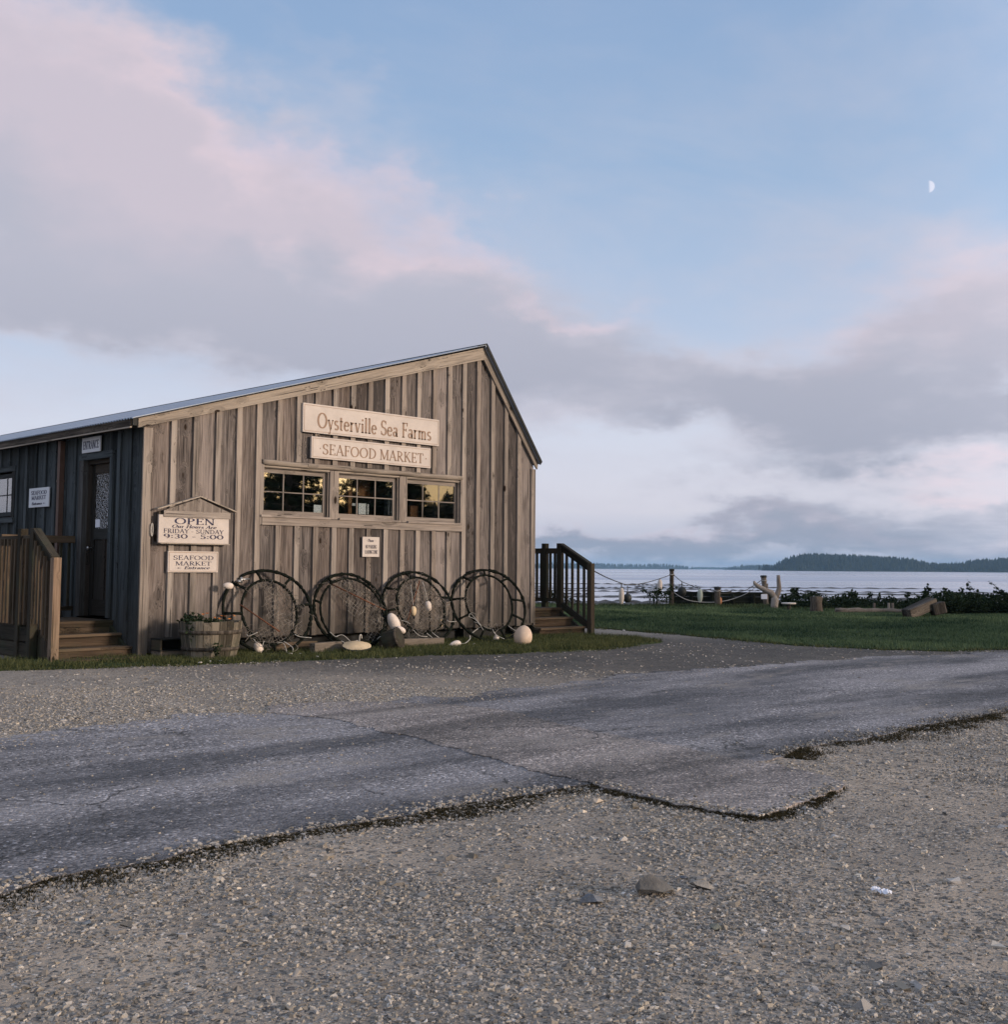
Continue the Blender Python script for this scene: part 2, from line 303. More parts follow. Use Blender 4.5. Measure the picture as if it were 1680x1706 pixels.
# ------------------------------------------------------------------ mesh building
class MB:
    def __init__(s): s.v = []; s.f = []; s.t = []; s.g = []; s.smooth = []; s.cnt = []
    def add(s, vs, fs, tone=None, grain=None, smooth=False):
        s.cnt.append((len(vs), len(fs))); o = len(s.v); s.v += [tuple(x) for x in vs]; s.f += [tuple(i+o for i in f) for f in fs]; s.smooth += [smooth]*len(fs)
        if tone is None: tone = (rnd.random(), rnd.random()*.8, rnd.random())
        s.t += [tone]*len(vs)
        if grain is None:
            q = (rnd.uniform(0, 50), rnd.uniform(0, 50), rnd.uniform(0, 50)); grain = [(x[0]+q[0], x[1]+q[1], x[2]+q[2]) for x in vs]
        s.g += grain
    def box(s, a, b, axis=None, tone=None, M=None):
        x0, y0, z0 = a; x1, y1, z1 = b
        vs = [(x, y, z) for z in (z0, z1) for y in (y0, y1) for x in (x0, x1)]
        sz = (abs(x1-x0), abs(y1-y0), abs(z1-z0))
        if axis is None: axis = max(range(3), key=lambda i: sz[i])
        perm = {0: (1, 2, 0), 1: (0, 2, 1), 2: (0, 1, 2)}[axis]
        q = [rnd.uniform(0, 40) for _ in range(3)]
        gr = [tuple(v[perm[i]]+q[i] for i in range(3)) for v in vs]
        if M is not None: vs = [M @ Vector(v) for v in vs]
        s.add(vs, [(0, 2, 3, 1), (4, 5, 7, 6), (0, 1, 5, 4), (2, 6, 7, 3), (0, 4, 6, 2), (1, 3, 7, 5)], tone, gr); return s
    def beam(s, p, q, w, h, tone=None, upv=(0, 0, 1)):
        """square-edged member from p to q"""
        p = Vector(p); q = Vector(q); d = (q-p); L = d.length; d.normalize(); U = Vector(upv)
        side = d.cross(U); side.normalize(); u = side.cross(d)
        M = Matrix(((side.x, u.x, d.x, p.x), (side.y, u.y, d.y, p.y), (side.z, u.z, d.z, p.z), (0, 0, 0, 1)))
        return s.box((-w/2, -h/2, 0), (w/2, h/2, L), 2, tone, M)
    def prism(s, poly, y0, y1, plane='xz', tone=None, ga=None):
        """poly of (a,b) extruded between y0,y1; grain along b"""
        n = len(poly)
        def P(a, b, c): return (a, c, b) if plane == 'xz' else ((c, a, b) if plane == 'yz' else (a, b, c))
        vs = [P(a, b, y0) for a, b in poly]+[P(a, b, y1) for a, b in poly]
        q = [rnd.uniform(0, 40) for _ in range(3)]
        if ga is None: ga = (0, 1)
        gr = [(a*ga[1]-b*ga[0]+q[0], yy+q[1], a*ga[0]+b*ga[1]+q[2]) for yy in (y0, y1) for a, b in poly]
        s.add(vs, [tuple(range(n)), tuple(range(2*n-1, n-1, -1))]+[(i, i+n, (i+1) % n+n, (i+1) % n) for i in range(n)], tone, gr); return s
    def tube(s, pts, r, seg=8, closed=False, tone=None, caps=True):
        pts = [Vector(p) for p in pts]; n = len(pts); rs = r if isinstance(r, (list, tuple)) else [r]*n
        vs = []; prev = None; gr = []; L = 0; q = rnd.uniform(0, 40)
        for i, p in enumerate(pts):
            a = pts[(i-1) % n] if (closed or i > 0) else p; b = pts[(i+1) % n] if (closed or i < n-1) else p
            d = (b-a).normalized()
            if prev is None:
                prev = d.orthogonal().normalized()
            prev = (prev-d*prev.dot(d)).normalized(); o = d.cross(prev)
            if i: L += (p-pts[i-1]).length
            for k in range(seg):
                an = 2*math.pi*k/seg; c_, s_ = math.cos(an), math.sin(an)
                vs.append(p+prev*(c_*rs[i])+o*(s_*rs[i])); gr.append((q+c_*rs[i], q+s_*rs[i], L+q))
        fs = []
        for i in range(n if closed else n-1):
            for k in range(seg):
                j = (i+1) % n; fs.append((i*seg+k, i*seg+(k+1) % seg, j*seg+(k+1) % seg, j*seg+k))
        if caps and not closed: fs += [tuple(range(seg-1, -1, -1)), tuple((n-1)*seg+k for k in range(seg))]
        s.add(vs, fs, tone, gr, True); return s
    def lathe(s, prof, c=(0, 0, 0), seg=24, M=None, tone=None, jit=0.):
        vs = []; c = Vector(c); gr = []; q = rnd.uniform(0, 40)
        for (r, z) in prof:
            for k in range(seg):
                an = 2*math.pi*k/seg; rr = r*(1+jit*mnoise.noise(Vector((math.cos(an)*2+q, math.sin(an)*2, z*6))))
                p = Vector((rr*math.cos(an), rr*math.sin(an), z)); gr.append((p.x+q, p.y+q, p.z+q))
                if M is not None: p = M @ p
                vs.append(p+c)
        fs = [(i*seg+k, i*seg+(k+1) % seg, (i+1)*seg+(k+1) % seg, (i+1)*seg+k) for i in range(len(prof)-1) for k in range(seg)]
        fs += [tuple(range(seg-1, -1, -1)), tuple((len(prof)-1)*seg+k for k in range(seg))]
        s.add(vs, fs, tone, gr, True); return s
    def split(s, name, mat, parent=None, bevel=0.):
        out = []; groups = []; vi = fi = 0
        for (nv, nf) in s.cnt:
            m = MB(); m.v = s.v[vi:vi+nv]; m.t = s.t[vi:vi+nv]; m.g = s.g[vi:vi+nv]; m.f = [tuple(i-vi for i in f) for f in s.f[fi:fi+nf]]; m.smooth = s.smooth[fi:fi+nf]
            out.append(m.build(name, mat, parent, bevel=bevel)); vi += nv; fi += nf
        return out
    def build(s, name, mat, parent=None, loc=None, bevel=0., sm=None):
        me = bpy.data.meshes.new(name)
        V = np.array(s.v, dtype=np.float32)
        if loc is not None: V = V-np.array(loc, dtype=np.float32)
        me.from_pydata(V.tolist(), [], s.f)
        a = me.attributes.new('tone', 'FLOAT_COLOR', 'POINT'); a.data.foreach_set('color', np.hstack([np.array(s.t, dtype=np.float32), np.ones((len(s.t), 1), np.float32)]).ravel())
        a = me.attributes.new('grain', 'FLOAT_VECTOR', 'POINT'); a.data.foreach_set('vector', np.array(s.g, dtype=np.float32).ravel())
        me.polygons.foreach_set('use_smooth', s.smooth if sm is None else [sm]*len(s.f))
        me.materials.append(mat); me.update()
        o = bpy.data.objects.new(name, me); col.objects.link(o)
        if loc is not None and parent is None: o.location = loc
        if parent is not None:
            o.parent = parent
        if bevel:
            b = o.modifiers.new('bevel', 'BEVEL'); b.width = bevel; b.segments = 2; b.limit_method = 'ANGLE'
        return o
def tag(o, label=None, cat=None, group=None, kind=None):
    if label: o['label'] = label
    if cat: o['category'] = cat
    if group: o['group'] = group
    if kind: o['kind'] = kind
    return o
def thing(name, label, cat, loc=(0, 0, 0), group=None, rz=0.):
    o = bpy.data.objects.new(name, None); col.objects.link(o); o.location = loc; o.rotation_euler = (0, 0, rz); o.empty_display_size = .1
    return tag(o, label, cat, group)
def nparray_mesh(name, V, F, mat, tone=None, smooth=False, parent=None):
    """fast mesh from numpy: V (n,3), F (m,k)"""
    me = bpy.data.meshes.new(name); k = F.shape[1]
    me.vertices.add(len(V)); me.vertices.foreach_set('co', V.astype(np.float32).ravel())
    me.loops.add(F.size); me.loops.foreach_set('vertex_index', F.astype(np.int32).ravel())
    me.polygons.add(len(F)); me.polygons.foreach_set('loop_start', np.arange(0, F.size, k, dtype=np.int32)); me.polygons.foreach_set('loop_total', np.full(len(F), k, dtype=np.int32))
    me.polygons.foreach_set('use_smooth', np.full(len(F), smooth))
    if tone is not None:
        a = me.attributes.new('tone', 'FLOAT_COLOR', 'POINT'); a.data.foreach_set('color', np.hstack([tone.astype(np.float32), np.ones((len(tone), 1), np.float32)]).ravel())
    me.update(calc_edges=True); me.materials.append(mat)
    o = bpy.data.objects.new(name, me); col.objects.link(o)
    if parent is not None: o.parent = parent
    return o
def fbm(x, y, s=1., seed=0., oct=4):
    """cheap value-like noise from rotated sines, numpy"""
    out = 0; a = 1.; tot = 0
    for i in range(oct):
        k = s*(2.03**i); ph = seed*1.7+i*2.39
        c, n = math.cos(ph), math.sin(ph)
        u = (c*x-n*y)*k; v = (n*x+c*y)*k
        out = out+a*(np.sin(u+1.3*np.sin(v*.71+ph))*np.cos(v*.93+1.1*np.sin(u*.63+2*ph))); tot += a; a *= .55
    return out/tot
# ------------------------------------------------------------------ ground, road, water
def wpt(f, r): return CAM + F0*f + R0*r
def ground_z(X, Y):
    f = (X-CAM.x)*F0.x+(Y-CAM.y)*F0.y; r = (X-CAM.x)*R0.x+(Y-CAM.y)*R0.y
    edge = 36.2+.5*np.sin(r*.55)+.3*np.sin(r*1.7+1)
    edge = edge+np.clip((r+2)*-.02, 0, .5)
    t = np.clip((f-edge)/4.5, 0, 1); t = t*t*(3-2*t)
    und = .004*fbm(X, Y, .5, 3.)*np.clip((f-2)/3, 0, 1)
    sea = -1.60+.05*fbm(r*.6, f*2.2, .16, 21.)-np.clip((f-88)*.0009, -.02, .09)-np.clip((f-200)*.01, 0, 3.)
    return und*(1-t)+t*sea
def groundmat():
    m, t = newmat('gravel_ground')
    pos = t.node('ShaderNodeNewGeometry').outputs['Position']
    big = t.noise(pos, .55, 5, .6); med = t.noise(pos, 3.0, 5, .6)
    # packed soil between stones, tan in patches
    soil = t.mix(t.map(big, .38, .62, 0, 1), (.30, .258, .212), (.46, .378, .292))
    soil = t.mix(t.map(med, .4, .7, 0, .6), soil, (.15, .13, .108))
    # small stones
    wp = t.vm('ADD', pos, t.vm('SCALE', t.noise(pos, 30, 2, .5, out='Color'), .02))
    vc = t.node('ShaderNodeTexVoronoi', Vector=wp, Scale=62.); dist = vc.outputs['Distance']; rc = t.xyz(vc.outputs['Color'])
    v2 = t.node('ShaderNodeTexVoronoi', Vector=wp, Scale=24.); d2 = v2.outputs['Distance']; rc2 = t.xyz(v2.outputs['Color'])
    stone = t.ramp(rc[0], [(0, (.085, .08, .075)), (.3, (.20, .185, .165)), (.6, (.30, .272, .237)), (.85, (.41, .37, .31)), (1., (.62, .56, .49))])
    cover = t.map(t.noise(pos, 1.3, 4, .6), .32, .66, .25, .95)
    is1 = t.m('MULTIPLY', t.map(dist, .45, .62, 1, 0), t.m('LESS_THAN', rc[1], cover))
    c = t.mix(is1, soil, stone)
    stone2 = t.ramp(rc2[0], [(0, (.13, .12, .115)), (.5, (.28, .255, .225)), (1., (.48, .43, .37))])
    is2 = t.m('MULTIPLY', t.map(d2, .38, .52, 1, 0), t.m('LESS_THAN', rc2[1], t.m('MULTIPLY', cover, .38)))
    c = t.mix(is2, c, stone2)
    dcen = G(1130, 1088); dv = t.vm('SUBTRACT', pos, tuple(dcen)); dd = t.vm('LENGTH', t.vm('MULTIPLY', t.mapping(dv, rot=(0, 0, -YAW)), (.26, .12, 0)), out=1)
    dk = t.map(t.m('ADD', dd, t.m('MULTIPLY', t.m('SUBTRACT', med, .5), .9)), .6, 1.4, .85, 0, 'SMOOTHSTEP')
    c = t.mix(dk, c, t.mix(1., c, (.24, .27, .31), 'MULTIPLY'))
    # far lawn and beach, by distance from the shore line (true colours of turf, mud)
    h = t.m('ADD', t.m('MULTIPLY', t.m('SUBTRACT', 1., dist), t.m('MULTIPLY', is1, .012)), t.m('MULTIPLY', t.m('SUBTRACT', 1., d2), t.m('MULTIPLY', is2, .03)))
    h = t.m('ADD', h, t.m('MULTIPLY', t.noise(pos, 40, 4, .7), .02))
    z = t.xyz(pos)[2]
    c = t.mix(t.map(z, -.35, -.12, 1, 0), c, t.mix(t.map(big, .4, .6), (.060, .054, .044), (.12, .105, .085)))
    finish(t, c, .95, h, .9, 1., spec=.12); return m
def asphaltmat(name, dark, light, coarse):
    m, t = newmat(name)
    pos = t.node('ShaderNodeNewGeometry').outputs['Position']
    # road runs along this direction; worn wheel bands follow it
    rd = (G(1500, 1150)-G(100, 1350)); rd.z = 0; an = math.atan2(rd.y, rd.x)
    al = t.mapping(pos, rot=(0, 0, -an))
    band = t.noise(t.mapping(al, scale=(.14, 1.0, 1)), 1., 3, .5, .3)
    blot = t.noise(t.mapping(al, scale=(.5, 1.1, 1)), 1.2, 5, .62)
    c = t.mix(t.map(t.m('ADD', t.m('MULTIPLY', band, .65), t.m('MULTIPLY', blot, .35)), .40, .60, 0, 1, 'SMOOTHSTEP'), dark, light)
    vc = t.node('ShaderNodeTexVoronoi', Vector=pos, Scale=90. if coarse < 1 else 70.); rc = t.xyz(vc.outputs['Color'])
    agg = t.ramp(rc[0], [(0, (.25, .25, .25)), (.35, (.72, .72, .72)), (.75, (1.15, 1.13, 1.1)), (.93, (1.6, 1.55, 1.5)), (1., (3.2, 3.1, 3.))])
    am = t.map(t.noise(t.mapping(al, scale=(.3, 1., 1)), 1.5, 5, .6), .38, .62, .35*coarse+.15, min(1., .7*coarse+.3))
    c = t.mix(am, c, t.mix(1., c, agg, 'MULTIPLY'))
    dk = t.map(t.noise(t.mapping(al, loc=(5, 3, 0), scale=(.42, 1.7, 1)), 1., 7, .72), .50, .66, 0, .5, 'SMOOTHSTEP')
    c = t.mix(dk, c, t.mix(1., c, (.42, .42, .40), 'MULTIPLY'))
    fn = t.noise(pos, 45, 4, .7); c = t.mix(1., c, t.ramp(fn, [(.3, (.75, .75, .75)), (.7, (1.25, 1.25, 1.25))]), 'MULTIPLY')
    # patches of gravel dust washed over it
    g = t.map(t.noise(t.mapping(al, scale=(.6, 1.4, 1)), .9, 7, .7), .53, .66, 0, .7, 'SMOOTHSTEP')
    c = t.mix(g, c, t.mix(rc[1], (.16, .145, .13), (.34, .30, .26)))
    pits = t.map(t.noise(t.mapping(al, scale=(1.6, 6, 1)), 1., 4, .65), .705, .73, 0, .85)
    ck = t.vor(t.vm('ADD', pos, t.vm('SCALE', t.noise(pos, 2.5, 5, .65, out='Color'), .5)), .75, 'DISTANCE_TO_EDGE')
    pits = t.m('MAXIMUM', pits, t.m('MULTIPLY', t.map(ck, .003, .010, .85, 0), t.map(t.noise(pos, .7, 3, .6), .50, .60, 0, 1)))
    c = t.mix(pits, c, (.028, .028, .026))
    h = t.m('ADD', t.m('MULTIPLY', vc.outputs['Distance'], -.005), t.m('MULTIPLY', t.noise(pos, 9, 4, .6), .008))
    finish(t, c, .85, h, .8*min(1.5, coarse+.3), 1., spec=.25); return m
M_GROUND = groundmat()
M_ASPH = asphaltmat('worn_asphalt', (.086, .085, .089), (.26, .246, .246), 1.05)
M_PATCH = asphaltmat('coarse_asphalt_patch', (.115, .103, .095), (.31, .272, .248), 1.4)
def grid_sheet(name, fs, rs, mat, zfun, kind='structure'):
    Fg, Rg = np.meshgrid(fs, rs, indexing='ij')
    X = CAM.x+F0.x*Fg+R0.x*Rg; Y = CAM.y+F0.y*Fg+R0.y*Rg; Z = zfun(X, Y)
    V = np.stack([X, Y, Z], -1).reshape(-1, 3); n, m_ = Fg.shape
    i = np.arange(n-1)[:, None]*m_+np.arange(m_-1)[None]; i = i.ravel()
    F = np.stack([i, i+1, i+m_+1, i+m_], -1)[:, ::-1]
    o = nparray_mesh(name, V, F, mat, smooth=True); tag(o, kind=kind); return o
fs = np.concatenate([[-300, -120, -60, -30, -10], np.arange(0, 12, .25), np.arange(12, 50, .5), np.arange(50, 210, 1.), [215, 240, 300, 400, 1000, 3000, 9500]])
rs_ = np.concatenate([[-6000, -2500, -900, -300, -100, -60], np.arange(-40, 85.1, .5), [100, 150, 300, 900, 2500, 6000]])
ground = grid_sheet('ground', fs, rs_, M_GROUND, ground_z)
def ragged(pts, step=.05, amp=.03, seed=0., closed=True):
    out = []; n = len(pts)
    for i in range(n if closed else n-1):
        a = Vector(pts[i][:2]); b = Vector(pts[(i+1) % n][:2]); L = (b-a).length; k = max(1, min(260, int(L/step)))
        nv = Vector((-(b-a).y, (b-a).x)).normalized()
        for j in range(k):
            p = a.lerp(b, j/k); w_ = amp*(mnoise.noise(Vector((p.x*1.5, p.y*1.5, seed)))*1.6+mnoise.noise(Vector((p.x*6, p.y*6, seed+5)))*.8+mnoise.noise(Vector((p.x*22, p.y*22, seed+9)))*.45)
            out.append(p+nv*w_)
    return out
def smooth_px(pxs): return [G(*p) for p in pxs]
def sheet(name, pts, z, mat, th=.0):
    me = bpy.data.meshes.new(name); n = len(pts)
    V = [(p.x, p.y, z) for p in pts]; Fc = [tuple(range(n))]
    if th:
        V += [(p.x, p.y, z-th) for p in pts]; Fc += [(i, i+n, (i+1) % n+n, (i+1) % n) for i in range(n)]
    me.from_pydata(V, [], Fc); me.materials.append(mat); me.update()
    bm = bmesh.new(); bm.from_mesh(me); bmesh.ops.triangulate(bm, faces=[f for f in bm.faces if len(f.verts) > 4]); bmesh.ops.recalc_face_normals(bm, faces=bm.faces)
    if sum(f.normal.z*f.calc_area() for f in bm.faces) < 0: bmesh.ops.reverse_faces(bm, faces=bm.faces)
    bm.to_mesh(me); bm.free()
    o = bpy.data.objects.new(name, me); col.objects.link(o); return o
near_edge = smooth_px([(-420, 1590), (-200, 1540), (0, 1490), (100, 1463), (300, 1426), (500, 1391), (700, 1358), (860, 1328), (985, 1308)])
near_edge2 = smooth_px([(1300, 1262), (1330, 1250), (1400, 1236), (1480, 1222), (1560, 1208), (1680, 1186), (1850, 1160), (2200, 1120)])
far_edge = smooth_px([(2200, 1062), (1850, 1080), (1680, 1087), (1500, 1094), (1350, 1103), (1200, 1113), (1050, 1127), (900, 1146), (740, 1162), (560, 1176), (430, 1186), (300, 1192), (180, 1212), (0, 1236), (-200, 1262), (-420, 1290)])
road = sheet('road', ragged(near_edge+near_edge2, .05, .055, 1., False)+ragged(far_edge, .06, .2, 2., False), .010, M_ASPH, .02); tag(road, kind='structure')
patch_pts = smooth_px([(985, 1309), (1060, 1326), (1130, 1342), (1200, 1357), (1270, 1366), (1330, 1345), (1375, 1328), (1398, 1312), (1370, 1296), (1300, 1276), (1230, 1268), (1100, 1240), (1000, 1222), (930, 1208), (860, 1192), (760, 1176), (600, 1172), (450, 1176), (440, 1190), (560, 1200), (640, 1222), (740, 1246), (860, 1278), (930, 1296)])
patch = sheet('road_patch', ragged(patch_pts, .03, .065, 4.), .016, M_PATCH, .022); tag(patch, kind='structure')
# lawn sheets
def turfmat():
    m, t = newmat('turf'); pos = t.node('ShaderNodeNewGeometry').outputs['Position']
    n = t.noise(pos, .5, 6, .65); n2 = t.noise(t.mapping(pos, scale=(1, 1, 1)), 6, 5, .7)
    c = t.mix(t.map(n, .35, .65, 0, 1), (.028, .045, .016), (.055, .078, .028)); c = t.mix(t.map(n2, .4, .7, 0, .7), c, (.018, .028, .010))
    finish(t, c, .95, n2, .9, .06, spec=.1); return m
M_TURF = turfmat()
lawn_near = smooth_px([(880, 1046), (1000, 1047), (1080, 1053), (1160, 1060), (1260, 1069), (1340, 1076), (1450, 1082), (1560, 1085), (1680, 1082), (1850, 1074), (2200, 1054)])
shore = [wpt(36.0, r) for r in (34, 28, 20, 14, 8, 2, -4)]
lawn_poly = ragged(lawn_near+shore+[Vector((7.6, 12, 0)), Vector((7.6, 2.6, 0)), Vector((8.9, 2.0, 0))], .06, .12, 7.)
def gz1(x, y): return float(ground_z(np.array([x]), np.array([y]))[0])
lawn = sheet('lawn', lawn_poly, .014, M_TURF, .02); tag(lawn, kind='structure')
verge_front = smooth_px([(-200, 1122), (0, 1117), (150, 1113), (240, 1109), (400, 1104), (540, 1098), (700, 1092), (860, 1088), (980, 1082), (1060, 1076), (1100, 1070), (1060, 1063), (1000, 1060)])
verge_poly = ragged(verge_front[:-5]+verge_front[-5:]+[Vector((8.9, .6, 0)), Vector((7.35, .5, 0)), Vector((0, .6, 0)), Vector((-3.5, 1.2, 0))], .05, .11, 9.)
M_TURF2 = M_TURF
verge = sheet('verge', verge_poly, .007, M_TURF2, .01); tag(verge, kind='structure')
# mask helpers
def inside(poly, X, Y):
    px = np.array([p[0] for p in poly]); py = np.array([p[1] for p in poly]); c = np.zeros(X.shape, bool); j = len(px)-1
    for i in range(len(px)):
        cond = ((py[i] > Y) != (py[j] > Y)) & (X < (px[j]-px[i])*(Y-py[i])/((py[j]-py[i])+1e-12)+px[i]); c ^= cond; j = i
    return c
def blades(name, X, Y, Z0, h, w, mat, lean=.5, n_tone=None):
    n = len(X); a = rng.uniform(0, 2*np.pi, n); la = rng.uniform(0, 2*np.pi, n); L = h*lean*rng.uniform(.1, 1, n)
    dx = np.cos(a)*w/2; dy = np.sin(a)*w/2
    V = np.empty((n, 3, 3)); V[:, 0] = np.stack([X-dx, Y-dy, Z0], -1); V[:, 1] = np.stack([X+dx, Y+dy, Z0], -1); V[:, 2] = np.stack([X+np.cos(la)*L, Y+np.sin(la)*L, Z0+h], -1)
    F = np.arange(3*n).reshape(n, 3); tn = rng.uniform(0, 1, n) if n_tone is None else n_tone
    tone = np.repeat(tn, 3)[:, None]*np.ones((1, 3))
    o = nparray_mesh(name, V.reshape(-1, 3), F, mat, tone=tone); return o
def scatter_in(poly, n, lim=None):
    xs = [p[0] for p in poly]; ys = [p[1] for p in poly]
    X = rng.uniform(min(xs), max(xs), n); Y = rng.uniform(min(ys), max(ys), n); k = inside(poly, X, Y); return X[k], Y[k]
lp = [(p.x, p.y) for p in lawn_poly]
X, Y = scatter_in(lp, 420000); f = (X-CAM.x)*F0.x+(Y-CAM.y)*F0.y
cl = fbm(X, Y, 1.1, 2.); k = (f < 36.2) & ((X > 7.7) | (Y > .5)); X, Y, f, cl = X[k], Y[k], f[k], cl[k]
h = (.035+.05*np.clip(cl+.3, 0, 1)+.10*np.clip((f-33)/3, 0, 1)*rng.uniform(.2, 1, len(X)))*rng.uniform(.6, 1.3, len(X))
tag(blades('lawn_grass', X, Y, np.full(len(X), .010), h, .012+.0006*f, M_GRASS, .9, np.clip(.5+.5*fbm(X, Y, .9, 5.)+rng.normal(0, .2, len(X)), 0, 1)), 'mown green grass of the lawn in front of the bay', 'grass', kind='stuff')
vp = [(p.x, p.y) for p in verge_poly]
X, Y = scatter_in(vp, 150000); k = (fbm(X, Y, 1.6, 4.)+rng.normal(0, .35, len(X)) > -.25) & ((Y < .1) | (X < -.1)); X, Y = X[k], Y[k]
tag(blades('verge_grass', X, Y, np.full(len(X), .004), rng.uniform(.025, .085, len(X)), np.full(len(X), .011), M_VERGE, .9), 'short patchy grass strip along the foot of the shed', 'grass', kind='stuff')
def edge_weeds(pts, n, width, off, hmin, hmax):
    P = np.array([[p.x, p.y] for p in pts]); seg = np.diff(P, axis=0); L = np.hypot(seg[:, 0], seg[:, 1]); cum = np.cumsum(L)/L.sum()
    i = np.searchsorted(cum, rng.uniform(0, 1, n)); u = rng.uniform(0, 1, n)[:, None]; q = P[i]+seg[i]*u; nv = np.stack([seg[i][:, 1], -seg[i][:, 0]], -1)/L[i][:, None]
    s = rng.normal(off, width, n)*(1.1+1.1*fbm(q[:, 0], q[:, 1], 1.2, 8.)); q = q+nv*s[:, None]
    dens = .7*fbm(q[:, 0], q[:, 1], 3.5, 6.)+.8*fbm(q[:, 0], q[:, 1], 11., 16.)+rng.normal(0, .3, n) > -.25+np.abs(s)*2.
    return q[dens], rng.uniform(hmin, hmax, n)[dens]
qv, hv = edge_weeds([p for p in verge_front[:10]], 9000, .09, .06, .012, .04); ql, hl = edge_weeds(lawn_near, 9000, .13, .05, .02, .06)
qq = np.vstack([qv, ql]); tag(blades('stray_grass', qq[:, 0], qq[:, 1], np.zeros(len(qq)), np.concatenate([hv, hl]), np.full(len(qq), .014), M_VERGE, 1.2), 'stray grass tufts growing out into the gravel from the lawn and the grass strip', 'grass', kind='stuff')
# dark weeds growing along the broken asphalt edge
qa, ha = edge_weeds(near_edge[1:], 60000, .07, .035, .003, .016)
qb, hb = edge_weeds(smooth_px([(985, 1309), (1130, 1342), (1270, 1366), (1330, 1345), (1398, 1312)]), 24000, .05, .03, .004, .02)
qc, hc = edge_weeds(near_edge2[:7], 52000, .10, .06, .004, .026)
q = np.vstack([qa, qb, qc]); hh = np.concatenate([ha, hb, hc])
tag(blades('edge_weeds', q[:, 0], q[:, 1], np.zeros(len(q)), hh, np.full(len(q), .006), M_MOSS, 1.3), 'dark moss and weeds along the broken near edge of the asphalt', 'weeds', kind='stuff')
# loose crushed stone
def stones(name, X, Y, S, z0, mat, seed=0):
    n = len(X)
    base = np.array([(x, y, z) for z in (-1, 1) for y in (-1, 1) for x in (-1, 1)], float)
    base[4:, :2] *= .72
    V = base[None]*np.ones((n, 1, 1))+rng.normal(0, .27, (n, 8, 3))
    sc3 = np.stack([rng.uniform(.7, 1.35, n), rng.uniform(.5, 1.0, n), rng.uniform(.32, .75, n)], -1)[:, None, :]
    V = V*sc3*(S/2)[:, None, None]
    a = rng.uniform(0, 2*np.pi, n); b = rng.normal(0, .35, n)
    ca, sa, cb, sb = np.cos(a)[:, None], np.sin(a)[:, None], np.cos(b)[:, None], np.sin(b)[:, None]
    x, y, z = V[..., 0], V[..., 1], V[..., 2]; y, z = y*cb-z*sb, y*sb+z*cb; x, y = x*ca-y*sa, x*sa+y*ca
    V = np.stack([x+X[:, None], y+Y[:, None], z+(z0+S*.05)[:, None]], -1)
    q = np.array([(0, 2, 3, 1), (4, 5, 7, 6), (0, 1, 5, 4), (2, 6, 7, 3), (0, 4, 6, 2), (1, 3, 7, 5)])
    F = (np.arange(n)[:, None, None]*8+q[None]).reshape(-1, 4)
    t = rng.beta(1.6, 1.6, n); warm = rng.uniform(0, 1, n)
    lum = np.interp(t, [0, .25, .6, .88, .97, 1], [.03, .11, .25, .39, .50, .70])
    lum = .075+lum*.90; colr = np.stack([lum*(1.0+.08*warm), lum*(.95-.02*warm), lum*(.89-.17*warm)], -1)
    return nparray_mesh(name, V.reshape(-1, 3), F, mat, tone=np.repeat(colr, 8, axis=0))
rp = [(p.x, p.y) for p in ragged(near_edge+near_edge2+far_edge, .3, .055, 1.)]
pp = [(p.x, p.y) for p in ragged(patch_pts, .2, .03, 4.)]
def ring_pts(n, d0, d1, a0=-31, a1=31):
    d = np.sqrt(rng.uniform(d0*d0, d1*d1, n)); a = R(1)*rng.uniform(a0, a1, n)
    f = d*np.cos(a); r = d*np.sin(a); return CAM.x+F0.x*f+R0.x*r, CAM.y+F0.y*f+R0.y*r, d
dcen = G(1130, 1088)
far_pts = ragged(far_edge, .3, .2, 2., False)
Xs, Ys, Ss = [], [], []
for (n, d0, d1, smin, smax) in ((80000, 2.3, 4.6, .005, .019), (80000, 4.6, 7.5, .008, .021), (60000, 7.5, 12., .011, .025), (30000, 12, 19, .013, .032)):
    X, Y, d = ring_pts(n, d0, d1)
    wx_, wy_ = X+.5*fbm(X, Y, 2.1, 14.), Y+.5*fbm(X, Y, 1.9, 15.); cov = .46+1.25*fbm(wx_, wy_, 1.3, 12.)+.5*fbm(wx_, wy_, 4.3, 13.)
    inr = inside(rp, X, Y) | inside(pp, X, Y)
    inl = inside(lp, X, Y) | inside(vp, X, Y) | ((X > -1.3) & (X < 8.9) & (Y > -.7))
    fe = np.min(np.stack([np.hypot(X-p.x, Y-p.y) for p in far_pts]), 0)
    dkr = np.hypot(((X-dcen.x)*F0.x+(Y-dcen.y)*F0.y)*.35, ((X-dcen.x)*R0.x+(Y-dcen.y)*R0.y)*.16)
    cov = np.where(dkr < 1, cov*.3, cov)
    pr = np.where(inr, .012+.45*np.exp(-(fe/.30)**2)+.04*(fbm(X, Y, .9, 31.) > .35), np.where(inl, 0., np.clip(cov, .07, 1.)))
    k = rng.uniform(0, 1, len(X)) < pr
    Xs.append(X[k]); Ys.append(Y[k]); u = rng.uniform(0, 1, k.sum())**3.0; Ss.append((smin+(smax-smin)*u)*np.where(inr[k], .7, 1.))
for _p, _n in ((near_edge[1:], 5000), (smooth_px([(985, 1309), (1130, 1342), (1270, 1366), (1330, 1345), (1398, 1312)]), 1600), (near_edge2[:7], 3500)):
    _q, _h = edge_weeds(_p, _n, .10, .05, .008, .022); Xs.append(_q[:, 0]); Ys.append(_q[:, 1]); Ss.append(_h)
X, Y, d = ring_pts(1500, 2.4, 10.)
k = ~(inside(rp, X, Y) | inside(pp, X, Y) | inside(vp, X, Y) | inside(lp, X, Y)); Xs.append(X[k]); Ys.append(Y[k]); Ss.append(.018+.026*rng.uniform(0, 1, k.sum())**3)
